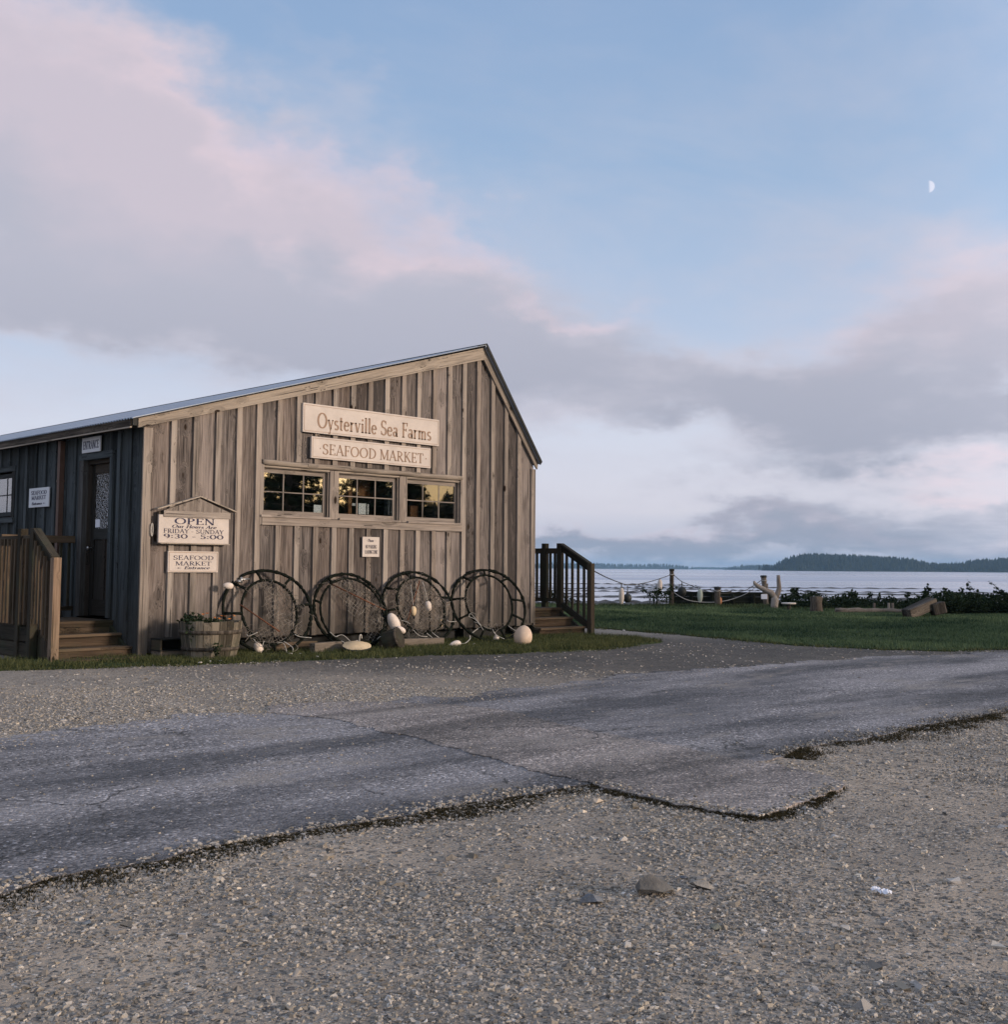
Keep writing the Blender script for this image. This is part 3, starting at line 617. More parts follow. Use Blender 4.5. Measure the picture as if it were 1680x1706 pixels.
X = np.concatenate(Xs); Y = np.concatenate(Ys); S = np.concatenate(Ss)
Zg = np.where(inside(pp, X, Y), .016, np.where(inside(rp, X, Y), .010, ground_z(X, Y)))
tag(stones('gravel', X, Y, S, Zg, M_STONE_), 'loose grey and tan crushed stone of the car park', 'gravel', kind='stuff')
# single larger rocks
def rock(px, py, size, label, c=(.2, .19, .17), flat=.5):
    p = G(px, py); bm = bmesh.new()
    for k in range(16):
        v = Vector((rnd.gauss(0, 1), rnd.gauss(0, 1), abs(rnd.gauss(0, 1))-.25)).normalized()*rnd.uniform(.8, 1.05); bm.verts.new((v.x*size, v.y*size*.7, v.z*size*flat))
    r_ = bmesh.ops.convex_hull(bm, input=bm.verts); bmesh.ops.delete(bm, geom=[g for g in r_['geom_interior'] if isinstance(g, bmesh.types.BMVert)], context='VERTS')
    bmesh.ops.recalc_face_normals(bm, faces=bm.faces)
    me = bpy.data.meshes.new('rock'); bm.to_mesh(me); bm.free()
    me.materials.append(simple('rock_surface', c, .85, .3, 18, bump=.6, bscale=60))
    o = bpy.data.objects.new('rock', me); col.objects.link(o); o.location = (p.x, p.y, size*flat*.18); o.rotation_euler = (0, 0, YAW-1.57+rnd.uniform(-.3, .3)); tag(o, label, 'rock', 'larger rocks lying in the gravel')
rock(1090, 1490, .085, 'biggest grey angular rock lying in the gravel right of centre', (.12, .112, .10), .8)
rock(1168, 1480, .055, 'low flat grey rock just right of the biggest rock', (.26, .235, .2), .5)
rock(986, 1506, .046, 'smooth rounded slate-blue rock left of the biggest rock', (.14, .15, .165), .8)
rock(1140, 1464, .02, 'small dark bluish rock behind the biggest rock', (.09, .10, .12), .6)
rock(994, 1337, .045, 'pale tan stone beside the corner of the asphalt', (.42, .36, .29), .55)
rock(1062, 1448, .018, 'small pale upright stone in the gravel behind the biggest rock', (.36, .31, .26), .8)
rock(820, 1530, .035, 'flat grey sliver of rock left of centre in the foreground gravel', (.16, .155, .15), .3)
rock(1192, 1548, .024, 'greenish grey rock in front of the biggest rock', (.14, .15, .13), .8)
rock(143, 1540, .022, 'bluish stone in the gravel near the lower left corner', (.13, .15, .17), .7)
rock(455, 1527, .025, 'dull grey rock in the foreground gravel below the asphalt', (.15, .15, .155), .5)
for (px, py, lb) in ((1461, 1490, 'left piece of crushed white paper on the gravel at right'), (1476, 1494, 'right piece of crushed white paper on the gravel at right')):
    b = MB(); p = G(px, py); vs = []; n = 7
    for i in range(n):
        for j in range(n): vs.append((p.x+(i-3)*.0055+rnd.uniform(-.003, .003), p.y+(j-3)*.0055+rnd.uniform(-.003, .003), .012+rnd.uniform(0, .016)))
    b.add(vs, [(i*n+j, i*n+j+1, (i+1)*n+j+1, (i+1)*n+j) for i in range(n-1) for j in range(n-1)])
    tag(b.build('paper_scrap', M_WHITE), lb, 'litter', 'crushed white scraps on the gravel')
# water
def watermat():
    m, t = newmat('bay_water'); pos = t.node('ShaderNodeNewGeometry').outputs['Position']
    al = t.mapping(pos, rot=(0, 0, -YAW))          # x away from the shore, y along it
    n = t.noise(t.mapping(al, scale=(1., .5, 1)), 1.2, 4, .6)
    big = t.noise(t.mapping(al, scale=(.012, .0015, 1)), 1., 4, .6)
    rough = t.map(big, .42, .60, .10, .30, 'SMOOTHSTEP')
    c = t.mix(t.map(big, .4, .62), (.46, .46, .52), (.24, .27, .35))
    finish(t, c, rough, n, t.map(big, .42, .6, .02, .12), .2, spec=.9, IOR=1.8); return m
water = grid_sheet('water', np.array([40, 55, 80, 120, 200, 400, 800, 1600, 3200, 6400, 9500.]), np.array([-6000, -3000, -1000, -300, -100, -30, 0, 30, 100, 300, 1000, 3000, 6000.]), watermat(), lambda X, Y: np.full(X.shape, -1.6))
# mud bars showing at low tide
def mudbars():
    V, F, T = [], [], []
    specs = [(92, -8, 26, 2.2), (97, 6, 10, 1.2), (100, -20, 24, 2.5), (88, 16, 22, 1.6), (95, 30, 20, 2.0), (118, -14, 9, 1.5), (124, 2, 7, 1.2), (140, 12, 16, 2.0), (150, 34, 8, 1.5), (165, 20, 8, 2.2), (150, -20, 10, 2.), (112, 20, 26, 3.), (132, 36, 22, 3.5), (155, 8, 20, 3.), (175, 44, 24, 4.), (122, -6, 14, 2.5), (205, 14, 18, 4.), (165, -12, 20, 3.), (145, 58, 20, 3.), (108, 38, 9, 1.4), (86, -2, 8, .9), (84, 10, 12, 1.0), (190, 26, 6, 2.)]
    for (f0, r_, L, wd) in specs:
        o = len(V); n = 60
        for i in range(n+1):
            u = -1+2*i/n; cw = wd*(1-abs(u)**3)*(1+.5*math.sin(i*.9+f0)+.35*math.sin(i*2.3+r_)); cc = f0+.8*math.sin(i*.35+r_)
            for j, (s, z) in enumerate(((-1, -.08), (-.5, .10), (.2, .15), (1, -.08))):
                p = CAM+F0*(cc+s*cw)+R0*(r_+u*L); V.append((p.x, p.y, -1.6+z*(.6+.5*math.sin(i*1.7))))
        for i in range(n):
            for j in range(3): a = o+i*4+j; F.append((a, a+4, a+5, a+1))
    o = nparray_mesh('mudflat', np.array(V), np.array(F), simple('wet_mud', (.045, .038, .032), .6, .3, 1.5, bump=.5, bscale=3), smooth=True); tag(o, kind='structure')
mudbars()
# far shores
def hill(name, dist, depth, prof, mat, tree_h, n_tree, label):
    """prof: (px, py) crest line seen against the sky"""
    P = []
    for (px, py) in prof:
        d = ray(px, py); f = d.dot(F0); k = dist/f; P.append((d.dot(R0)*k, CAM.z+d.z*k))
    rr = np.array([p[0] for p in P]); zz = np.array([p[1] for p in P])-tree_h*.75
    rs2 = np.linspace(rr[0], rr[-1], 160); z2 = np.maximum(np.interp(rs2, rr, zz), -1.2)
    us = np.linspace(-1, 1, 15); V = []
    for u in us:
        k = (1-u*u)**.6 if abs(u) < 1 else 0
        q = CAM+F0*(dist+u*depth); V.append(np.stack([q.x+R0.x*rs2, q.y+R0.y*rs2, -1.9+(z2+1.9)*k], -1))
    V = np.concatenate(V); m_ = len(rs2); i = (np.arange(len(us)-1)[:, None]*m_+np.arange(m_-1)[None]).ravel()
    F = np.stack([i, i+1, i+m_+1, i+m_], -1)[:, ::-1]
    tag(nparray_mesh(name, V, F, mat, smooth=True), kind='structure')
    u = rng.uniform(-1, .25, n_tree); r2 = rng.uniform(rr[0], rr[-1], n_tree); zt = -1.9+(np.maximum(np.interp(r2, rr, zz), -1.2)+1.9)*(1-u*u)**.6
    X = CAM.x+F0.x*(dist+u*depth)+R0.x*r2; Y = CAM.y+F0.y*(dist+u*depth)+R0.y*r2
    hh = tree_h*rng.uniform(.5, 1.0, n_tree); w = hh*rng.uniform(.16, .34, n_tree); s = 5; lay = 3
    V, F = [], []
    an = np.arange(s)/s*2*np.pi; ph = rng.uniform(0, 6, n_tree)
    for L in range(lay):
        zb = hh*(.08+.26*L); zt_ = hh*(.5+.25*L); ww = w*(1-.27*L)
        base = np.stack([X[:, None]+np.cos(an[None]+ph[:, None]+L)*ww[:, None], Y[:, None]+np.sin(an[None]+ph[:, None]+L)*ww[:, None], np.repeat((zt+zb)[:, None], s, 1)], -1)
        top = np.stack([X, Y, zt+zt_], -1)[:, None]
        V.append(np.concatenate([base, top], 1))
    V = np.stack(V, 1).reshape(-1, 3); b = np.arange(n_tree*lay)*(s+1)
    F = np.stack([np.stack([b+k, b+(k+1) % s, b+s], -1) for k in range(s)], 1).reshape(-1, 3)
    tone = np.repeat(rng.uniform(0, 1, n_tree*lay), s+1)[:, None]*np.ones((1, 3))
    tag(nparray_mesh('forest', V, F, M_FIR, tone=tone), label, 'forest', kind='stuff')
M_HILL = simple('forest_floor', (.02, .028, .018), .95, .3, .02)
hill('island', 2500, 160, [(1272, 952), (1284, 949), (1290, 944), (1302, 937), (1312, 930), (1325, 925.5), (1345, 922.5), (1385, 923.5), (1420, 924.5), (1455, 927), (1500, 929), (1522, 936), (1560, 940), (1590, 938.5), (1625, 933), (1650, 931), (1700, 929), (1800, 931), (2000, 938), (2200, 946)], M_HILL, 15, 5200, 'hazy dark conifer forest on the long island across the bay')
hill('far_shore', 5600, 250, [(500, 945), (700, 940), (860, 937.5), (980, 937.5), (1040, 939.5), (1100, 939), (1128, 941), (1140, 945), (1143, 948)], M_HILL, 18, 1500, 'faint wooded headland on the left of the far shore')
hill('far_shore', 7000, 250, [(1150, 948), (1156, 944.5), (1190, 945), (1216, 945.5), (1222, 948)], M_HILL, 14, 500, 'faintest lowest strip of wooded shore in the middle of the horizon')
hill('far_shore', 4600, 220, [(1214, 948.5), (1222, 943.5), (1240, 941), (1280, 941), (1320, 942), (1420, 945)], M_HILL, 14, 900, 'faint wooded point just left of the long island')
# the air over the bay
hz = MB(); hz.box((-9000, -9000, -4), (11000, 11000, 75))
mh, th = newmat('haze_air'); pv = th.node('ShaderNodeVolumePrincipled', Color=(.40, .68, 1.0), Density=HAZE if 'HAZE' in globals() else 1.0e-4)
oh = th.node('ShaderNodeOutputMaterial'); th.l.new(pv.outputs[0], oh.inputs['Volume'])
tag(hz.build('haze', mh), kind='stuff')
# ------------------------------------------------------------------ lettering (stroke-built serif letters)
T_, t_ = .135, .06
def _arc(cx, cy, rx, ry, a0, a1, n=14):
    return [(cx+rx*math.cos(R(a0+(a1-a0)*i/n)), cy+ry*math.sin(R(a0+(a1-a0)*i/n))) for i in range(n+1)]
def V_(x, y0=0., y1=1., w=T_): return ('s', [(x, y0), (x, y1)], w)
def H_(x0, x1, y, w=t_): return ('s', [(x0, y), (x1, y)], w)
def L_(x0, y0, x1, y1, w): return ('s', [(x0, y0), (x1, y1)], w)
def A_(*a): return ('n', _arc(*a), 0)
def S_(x, y, h=.13): return ('s', [(x-h, y+(t_/2 if y < .3 else -t_/2)), (x+h, y+(t_/2 if y < .3 else -t_/2))], t_)
GL = {
 'A': (.80, [L_(.07, 0, .40, 1, t_), L_(.38, 1, .72, 0, T_), H_(.18, .58, .34), S_(.07, 0, .1), S_(.72, 0, .11)]),
 'C': (.80, [A_(.45, .5, .37, .47, 48, 315), V_(.72, .70, .96, t_)]),
 'D': (.84, [V_(.17), A_(.28, .5, .47, .47, 88, -88), H_(.05, .3, .97), H_(.05, .3, .03)]),
 'E': (.68, [V_(.17), H_(.05, .60, .97), H_(.17, .48, .52), H_(.05, .62, .03), V_(.59, .8, 1, t_), V_(.47, .42, .62, t_), V_(.61, 0, .22, t_)]),
 'F': (.62, [V_(.17), H_(.05, .58, .97), H_(.17, .46, .52), S_(.17, 0), V_(.57, .78, 1, t_), V_(.45, .42, .62, t_)]),
 'G': (.84, [A_(.45, .5, .37, .47, 52, 335), V_(.74, .05, .45), H_(.6, .84, .45), V_(.7, .7, .95, t_)]),
 'H': (.86, [V_(.17), V_(.69), H_(.17, .69, .52), S_(.17, 0), S_(.17, 1), S_(.69, 0), S_(.69, 1)]),
 'I': (.34, [V_(.17), S_(.17, 0), S_(.17, 1)]),
 'K': (.80, [V_(.17), L_(.2, .42, .62, 1, t_), L_(.32, .58, .72, 0, T_), S_(.17, 0), S_(.17, 1), S_(.64, 1, .1), S_(.72, 0, .1)]),
 'L': (.64, [V_(.17), S_(.17, 1), H_(.05, .58, .03), V_(.57, 0, .24, t_)]),
 'M': (1.0, [V_(.13, 0, 1, t_), L_(.13, 1, .49, .05, T_), L_(.49, .05, .83, 1, t_), V_(.85), S_(.13, 0, .1), S_(.85, 0), S_(.1, 1, .08), S_(.88, 1, .09)]),
 'N': (.84, [V_(.13, 0, 1, t_), L_(.13, 1, .70, 0, T_), V_(.70, 0, 1, t_), S_(.13, 0, .1), S_(.10, 1, .08), S_(.70, 1, .1)]),
 'O': (.92, [('n', _arc(.46, .5, .38, .46, 0, 360, 28), 0)]),
 'P': (.66, [V_(.17), A_(.26, .73, .30, .24, 88, -88), H_(.05, .28, .97), H_(.17, .28, .49), S_(.17, 0)]),
 'R': (.76, [V_(.17), A_(.26, .73, .30, .24, 88, -88), H_(.05, .28, .97), H_(.17, .28, .49), S_(.17, 0), L_(.32, .49, .68, 0, T_), S_(.70, 0, .08)]),
 'S': (.62, [A_(.31, .735, .20, .225, 35, 270), A_(.31, .265, .23, .235, 90, -145), V_(.52, .74, .95, t_), V_(.08, .05, .27, t_)]),
 'T': (.72, [V_(.36), S_(.36, 0), H_(.04, .68, .97), V_(.05, .78, 1, t_), V_(.67, .78, 1, t_)]),
 'U': (.84, [V_(.17, .33, 1), A_(.43, .33, .26, .29, 180, 360), V_(.69, .33, 1, t_), S_(.17, 1), S_(.69, 1, .1)]),
 'Y': (.74, [L_(.07, 1, .37, .45, T_), L_(.37, .45, .66, 1, t_), V_(.37, 0, .46), S_(.37, 0), S_(.07, 1, .1), S_(.66, 1, .1)]),
 'Z': (.70, [H_(.08, .62, .97), L_(.6, 1, .1, 0, T_), H_(.06, .64, .03), V_(.09, .78, 1, t_), V_(.63, 0, .22, t_)]),
 '0': (.70, [('n', _arc(.35, .5, .27, .46, 0, 360, 28), 0)]), '3': (.62, [A_(.29, .74, .19, .22, 150, -90), A_(.29, .26, .22, .23, 90, -150)]),
 '5': (.62, [V_(.16, .52, 1, t_), H_(.13, .54, .95, .09), A_(.29, .31, .23, .27, 120, -150)]),
 '9': (.66, [('n', _arc(.32, .68, .22, .27, 0, 360, 22), 0), A_(.26, .5, .30, .48, 15, -75)]),
 ':': (.30, [V_(.15, .08, .22), V_(.15, .52, .66)]), '-': (.44, [H_(.06, .38, .40, .09)]), ' ': (.32, []), '.': (.26, [V_(.13, .38, .50)]),
 '<': (1.0, [H_(.1, .9, .4, .08), L_(.1, .4, .38, .62, .08), L_(.1, .4, .38, .18, .08)]),
 'a': (.54, [A_(.23, .17, .15, .14, 0, 360), V_(.41, 0, .42), A_(.26, .42, .16, .16, 0, 150), S_(.46, 0, .06)]),
 'c': (.50, [A_(.28, .3, .21, .28, 45, 320)]), 'e': (.54, [A_(.28, .3, .21, .28, 5, 320), H_(.08, .48, .33)]),
 'i': (.30, [V_(.15, 0, .6), S_(.15, 0, .11), S_(.11, .6, .07), V_(.15, .76, .89)]), 'l': (.30, [V_(.15), S_(.15, 0, .11), S_(.11, 1, .07)]),
 'm': (.96, [V_(.15, 0, .6), A_(.31, .42, .15, .15, 170, 0), V_(.46, 0, .43), A_(.62, .42, .15, .15, 170, 0), V_(.77, 0, .43), S_(.15, 0, .1), S_(.46, 0, .1), S_(.77, 0, .1), S_(.1, .6, .07)]),
 'n': (.64, [V_(.15, 0, .6), A_(.32, .42, .16, .15, 170, 0), V_(.48, 0, .43), S_(.15, 0, .1), S_(.48, 0, .1), S_(.1, .6, .07)]),
 'o': (.58, [('n', _arc(.29, .3, .22, .28, 0, 360, 22), 0)]), 'r': (.44, [V_(.15, 0, .6), A_(.31, .40, .16, .16, 170, 60), S_(.15, 0, .11), S_(.1, .6, .07)]),
 's': (.44, [A_(.22, .44, .14, .13, 35, 270), A_(.22, .16, .15, .14, 90, -150)]), 't': (.38, [V_(.17, .06, .82), H_(.04, .34, .57), A_(.26, .09, .09, .07, 180, 300)]),
 'u': (.64, [V_(.15, .18, .6), A_(.31, .18, .16, .17, 180, 350), V_(.48, 0, .6), S_(.1, .6, .08), S_(.43, .6, .08), S_(.52, 0, .06)]),
 'v': (.58, [L_(.09, .6, .28, 0, T_), L_(.28, 0, .48, .6, t_), S_(.09, .6, .09), S_(.48, .6, .08)]),
 'y': (.58, [L_(.09, .6, .30, 0, T_), L_(.48, .6, .20, -.26, t_), S_(.09, .6, .09), S_(.48, .6, .08), V_(.16, -.3, -.2)]),
}
def text_mesh(b, s, u0, v0, height, width, org, U, W, nrm, shear=0., bold=1., track=.04):
    """letters as thin raised strokes: baseline starts at (u0,v0), total width forced to width"""
    org, U, W, nrm = map(Vector, (org, U, W, nrm))
    adv = sum(GL[c][0]+track for c in s)-track; sx = width/adv; sy = height; x = 0
    def put(quad):
        o = [org+U*(u0+(p[0]+shear*p[1])*sx)+W*(v0+p[1]*sy) for p in quad]
        vs = [p+nrm*.004 for p in o]+list(o); b.add(vs, [(0, 1, 2, 3), (0, 4, 5, 1), (1, 5, 6, 2), (2, 6, 7, 3), (3, 7, 4, 0)])
    for c in s:
        w, st = GL[c]
        for kind, pts, wt in st:
            pts = [(px+x, py) for px, py in pts]
            offs = []
            for i, p in enumerate(pts):
                a = pts[max(0, i-1)]; q = pts[min(len(pts)-1, i+1)]; dx, dy = (q[0]-a[0]), (q[1]-a[1]); L = math.hypot(dx, dy) or 1
                if kind == 's' and len(pts) == 2: dx, dy = pts[1][0]-pts[0][0], pts[1][1]-pts[0][1]; L = math.hypot(dx, dy) or 1
                ww = (wt if kind == 's' else t_+(T_-t_)*abs(dy/L)**1.3)*bold
                if kind == 'n' and i in (0, len(pts)-1) and pts[0] != pts[-1]: pass
                offs.append((-dy/L*ww/2, dx/L*ww/2))
            if kind == 'n' and math.hypot(pts[0][0]-pts[-1][0], pts[0][1]-pts[-1][1]) < 1e-6:
                a, q = pts[-2], pts[1]; dx, dy = q[0]-a[0], q[1]-a[1]; L = math.hypot(dx, dy); ww = (t_+(T_-t_)*abs(dy/L)**1.3)*bold; offs[0] = offs[-1] = (-dy/L*ww/2, dx/L*ww/2)
            for i in range(len(pts)-1):
                (ax, ay), (bx, by) = pts[i], pts[i+1]; (oa, ob), (pa, pb) = offs[i], offs[i+1]
                put([(ax+oa, ay+ob), (ax-oa, ay-ob), (bx-pa, by-pb), (bx+pa, by+pb)])
        x += w+track
def WX(px, py=850):
    d = ray(px, py); t = -CAM.y/d.y; return (CAM+d*t).x
def WY(px, py=850):
    d = ray(px, py); t = -CAM.x/d.x; return (CAM+d*t).y
def sign(label, u0, u1, z0, z1, lines, side=False, thick=.035, off=.032, border=.0, tmat=None, cat='sign', boardmat=None, plain=False):
    """lines: (text, ustart, uend, zbase, height, shear, bold)"""
    if side: org = (-off-thick, 0, 0); U = (0, -1, 0); nrm = (-1, 0, 0)
    else: org = (0, -off-thick, 0); U = (1, 0, 0); nrm = (0, -1, 0)
    t = thing('sign', label, cat, (Vector(U)*((u0+u1)/2)+Vector(org))[:2]+(z0,) if False else (0, 0, 0))
    bo = MB()
    if side: bo.box((-off-thick, -u1, z0), (-off, -u0, z1))
    else: bo.box((u0, -off-thick, z0), (u1, -off, z1))
    bo.build('board', boardmat or M_SIGN, t, bevel=.004)
    if border:
        e = MB(); w = .007; i = border
        for (a0, b0, a1, b1) in ((u0+i, z0+i, u1-i, z0+i+w), (u0+i, z1-i-w, u1-i, z1-i), (u0+i, z0+i+w, u0+i+w, z1-i-w), (u1-i-w, z0+i+w, u1-i, z1-i-w)):
            q = [(a0, b0), (a1, b0), (a1, b1), (a0, b1)]; P = [Vector(org)+Vector(U)*x+Vector((0, 0, y)) for x, y in q]
            vs = [p+Vector(nrm)*.003 for p in P]+P; e.add(vs, [(0, 1, 2, 3), (0, 4, 5, 1), (1, 5, 6, 2), (2, 6, 7, 3), (3, 7, 4, 0)])
        e.build('border', M_SIGN_EDGE, t)
    for (s, a, c, zb, hgt, sh, bd) in lines:
        tb = MB(); text_mesh(tb, s, a, zb, hgt, c-a, org, U, (0, 0, 1), nrm, sh, bd); tb.build('lettering', tmat or M_TEXT_NAVY, t)
    return t
# ------------------------------------------------------------------ the shed
SL, SLR, RX = .293, 1.368, 6.12
BL = 20.0; WR = 7.41
def roofz(x): return 3.144+SL*x if x <= RX else 4.937-SLR*(x-RX)
def walltop(x): return (roofz(x)-.07) if x <= RX else (roofz(x)-.10)
shed = thing('seafood_shed', 'weathered board-and-batten wooden shed with a lopsided gable roof', 'shed')
wx = [0.0]+[.09+.03]+[.38+.3305*i for i in range(21)]
BAT = [.375+.3305*i for i in range(22)]          # left edges of the battens
O0, O1, OZ0, OZ1 = 1.80, 5.665, 1.90, 2.62      # row of windows
w = MB()
edges = sorted([0.0]+[b+.04 for b in BAT if b+.04 < WR-.05]+[WR, RX]); edges = [e for i, e in enumerate(edges) if i == 0 or e-edges[i-1] > .02]
def wall_piece(mb, x0, x1, zb, zt, y0, y1, tone=None):
    if x0 < RX < x1: poly = [(x0, zb), (x1, zb), (x1, zt(x1)), (RX, zt(RX)), (x0, zt(x0))]
    else: poly = [(x0, zb), (x1, zb), (x1, zt(x1)), (x0, zt(x0))]
    mb.prism(poly, y0, y1, 'xz', tone)
for i in range(len(edges)-1):
    a, b = edges[i], edges[i+1]; segs = [(a, b)]
    for cut in (O0, O1): segs = [s for (p, q) in segs for s in ((p, min(q, cut)), (max(p, cut), q)) if s[1]-s[0] > 1e-4]
    tn = (rnd.gauss(.46, .15), rnd.random()**2*.9, rnd.random())
    for (p, q) in segs:
        zb = .21+rnd.uniform(-.006, .006) if p > .45 else .06
        yj = rnd.uniform(-.002, .002)
        if p >= O0-1e-3 and q <= O1+1e-3:
            wall_piece(w, p+.0015, q-.0015, zb, lambda x: OZ0, -.001+yj, .022, tn); wall_piece(w, p+.0015, q-.0015, OZ1, walltop, yj, .022, tn)
        else: wall_piece(w, p+.0015, q-.0015, zb, walltop, yj, .022, tn)
w.build('front_wall', W_BOARD, shed)
w = MB()
for i, x in enumerate(BAT):
    if x+.09 > WR-.06: continue
    wd = .082+rnd.uniform(-.006, .006); th = .034+rnd.uniform(-.003, .004); tn = (rnd.gauss(.55, .2), rnd.random()**2, rnd.random()); x += rnd.uniform(-.008, .008)
    def rt_(q): return (roofz(q)-.13) if q <= RX else roofz(q)-.16
    zb = .20 if x > .45 else .06; sk = rnd.uniform(-.006, .006)
    if O0-.05 < x+.04 < O1:
        wall_piece(w, x, x+wd, zb, lambda q: 1.775, -th, .0, tn); wall_piece(w, x+sk, x+wd+sk, 2.70, rt_, -th, .0, (tn[0]+.1, tn[1], tn[2]))
    else: wall_piece(w, x, x+wd, zb, rt_, -th, .0, tn)
w.build('batten', W_BATTEN, shed)['label'] = 'row of narrow vertical battens over the board joints'
# side wall with the entrance (faces away from the low sun)
D0, D1, DZ0, DZ1 = .875, 1.66, .49, 2.655
w = MB(); bt = MB()
SB = [.02, .30, .60, 1.92, 2.25]+[2.58+.33*i for i in range(53)]
ed = sorted([0.022]+[b+.04 for b in SB[1:]]+[D0, 1.79, 4.09, 5.25, BL])
ed = [e for i, e in enumerate(ed) if i == 0 or e-ed[i-1] > .01]
for i in range(len(ed)-1):
    a, b = ed[i], ed[i+1]; mid = (a+b)/2; tn = (rnd.gauss(.45, .2), rnd.random()*.1, rnd.random())
    zs = [(.06, 3.0)]
    if D0-.01 < mid < 1.79: zs = [(2.655, 3.0)]
    if 4.09-.01 < mid < 5.25: zs = [(.06, 1.93), (2.64, 3.0)]
    for z0, z1 in zs: w.box((0.0, a+.0015, z0), (.022, b-.0015, z1), 2, tn)
for y in SB:
    if y > BL-.2: continue
    tn = (rnd.gauss(.6, .15), rnd.random()*.1, rnd.random()); z0, z1 = .06, 3.02
    if 4.0 < y < 5.3: bt.box((-.026, y, .06), (0, y+.085, 1.84), 2, tn); bt.box((-.026, y, 2.73), (0, y+.085, z1), 2, tn)
    else: bt.box((-.026, y, z0), (0, y+.085, z1), 2, tn)
for y in (1.15, 1.45): bt.box((-.026, y, 2.752), (0, y+.08, 3.02), 2)
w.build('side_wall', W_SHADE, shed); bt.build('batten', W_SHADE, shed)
w = MB(); w.box((WR-.022, .03, .2), (WR, BL, 2.95), 2)
w.prism([(0, .2), (WR, .2), (WR, 2.9), (RX, 4.8), (0, 3.0)], BL, BL+.02, 'xz'); w.box((.03, .03, .2), (WR-.03, BL-.02, .28), 1)
w.split('back_wall', W_BOARD, shed)
w = MB()
w.box((-.02, -.030, .03), (.105, -.0005, 2.99), 2, (.62, .5, .5)); w.box((WR-.075, -.030, .24), (WR+.012, -.0005, 2.93), 2, (.6, .4, .5))
w.box((WR+.001, -.03, .2), (WR+.03, .09, 2.93), 2)
w.split('corner_board', W_BATTEN, shed)
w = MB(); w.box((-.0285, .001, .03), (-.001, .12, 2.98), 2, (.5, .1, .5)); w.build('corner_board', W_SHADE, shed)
# rake boards (gable trim)
w = MB()
w.prism([(-.12, roofz(-.12)-.135), (-.12, roofz(-.12)-.012), (RX, roofz(RX)-.03), (RX, roofz(RX)-.24), (RX-.09, roofz(RX-.09)-.235)], -.062, -.031, 'xz', (.7, .6, .3), (.96, .28))
w.build('rake_board', W_TRIM, shed)
w = MB()
w.prism([(RX+.001, roofz(RX)-.24), (RX+.001, roofz(RX)-.03), (7.47, roofz(7.47)-.03), (7.455, roofz(7.47)-.16), (7.40, roofz(7.40)-.20)], -.062, -.031, 'xz', (.45, .4, .3), (.59, -.807))
w.build('rake_board', W_TRIM, shed)
w = MB(); w.box((-.19, -.045, 3.0), (-.121, -.012, 3.098)); w.build('eave_end', M_BLACK, shed)
# eave fascia on the entrance side
w = MB(); w.box((-.205, -.02, 2.985), (-.18, BL, 3.085), 1, (.2, .3, .4)); w.box((-.18, -.02, 3.0), (-.001, BL, 3.012), 1, (.1, .1, .4)); w.split('fascia', W_DARKLOG, shed)
w = MB(); w.box((-.215, -.02, 2.968), (-.19, BL, 2.984), 1, (.9, .3, .4)); w.build('eave_strip', W_TRIM, shed)
# corrugated roof: ribs run down both slopes
def roof():
    n = int((BL+.12)/.0095); ys = np.linspace(-.115, BL+.1, n); c = .010*np.sin(ys/.0762*2*np.pi)
    xl = [-.225, 2., 4., RX]; V = []; F = []
    top = [(x, roofz(x)+.012) for x in xl]
    V = np.concatenate([np.stack([np.full(n, x), ys, z+c], -1) for x, z in top]+[np.stack([np.full(n, x), ys, z+c-.006], -1) for x, z in top])
    k = len(xl); i = np.arange(n-1)
    for j in range(k-1):
        F.append(np.stack([j*n+i, (j+1)*n+i, (j+1)*n+i+1, j*n+i+1], -1)); F.append(np.stack([(j+k)*n+i, (j+k)*n+i+1, (j+k+1)*n+i+1, (j+k+1)*n+i], -1))
    F.append(np.stack([i, i+1, k*n+i+1, k*n+i], -1))
    e = [[j*n, (j+k)*n, (j+k+1)*n, (j+1)*n] for j in range(k-1)]; F.append(np.array(e))
    nparray_mesh('roof', V, np.concatenate(F), M_ROOF, parent=shed)
    V = []; q = [(RX, roofz(RX)+.012), (7.51, roofz(7.51)+.012)]
    V = np.concatenate([np.stack([np.full(n, x+dx), ys, z+c-dz], -1) for dx, dz in ((0, 0), (-.02, .03)) for x, z in q])
    F = np.concatenate([np.stack([i, n+i, n+i+1, i+1], -1), np.stack([2*n+i, 2*n+i+1, 3*n+i+1, 3*n+i], -1), np.stack([n+i, 3*n+i, 3*n+i+1, n+i+1], -1), np.array([[0, 2*n, 3*n, n]])])
    o = nparray_mesh('roof', V, F, M_ROOF, parent=shed)
roof()
w = MB(); w.prism([(RX-.16, roofz(RX-.16)+.026), (RX, roofz(RX)+.034), (RX+.10, roofz(RX+.10)+.036), (RX+.10, roofz(RX+.10)+.026), (RX, roofz(RX)+.024), (RX-.16, roofz(RX-.16)+.018)], -.13, BL+.1, 'xz'); w.build('ridge_cap', M_BLACK, shed)
w = MB(); w.prism([(RX+.01, roofz(RX)+.02), (7.505, roofz(7.505)+.02), (7.475, roofz(7.49)-.035), (RX+.0, roofz(RX)-.05)], -.135, -.117, 'xz'); w.build('roof_edge_shade', M_BLACK, shed)  # roof edge along the right slope, its shade put in as black
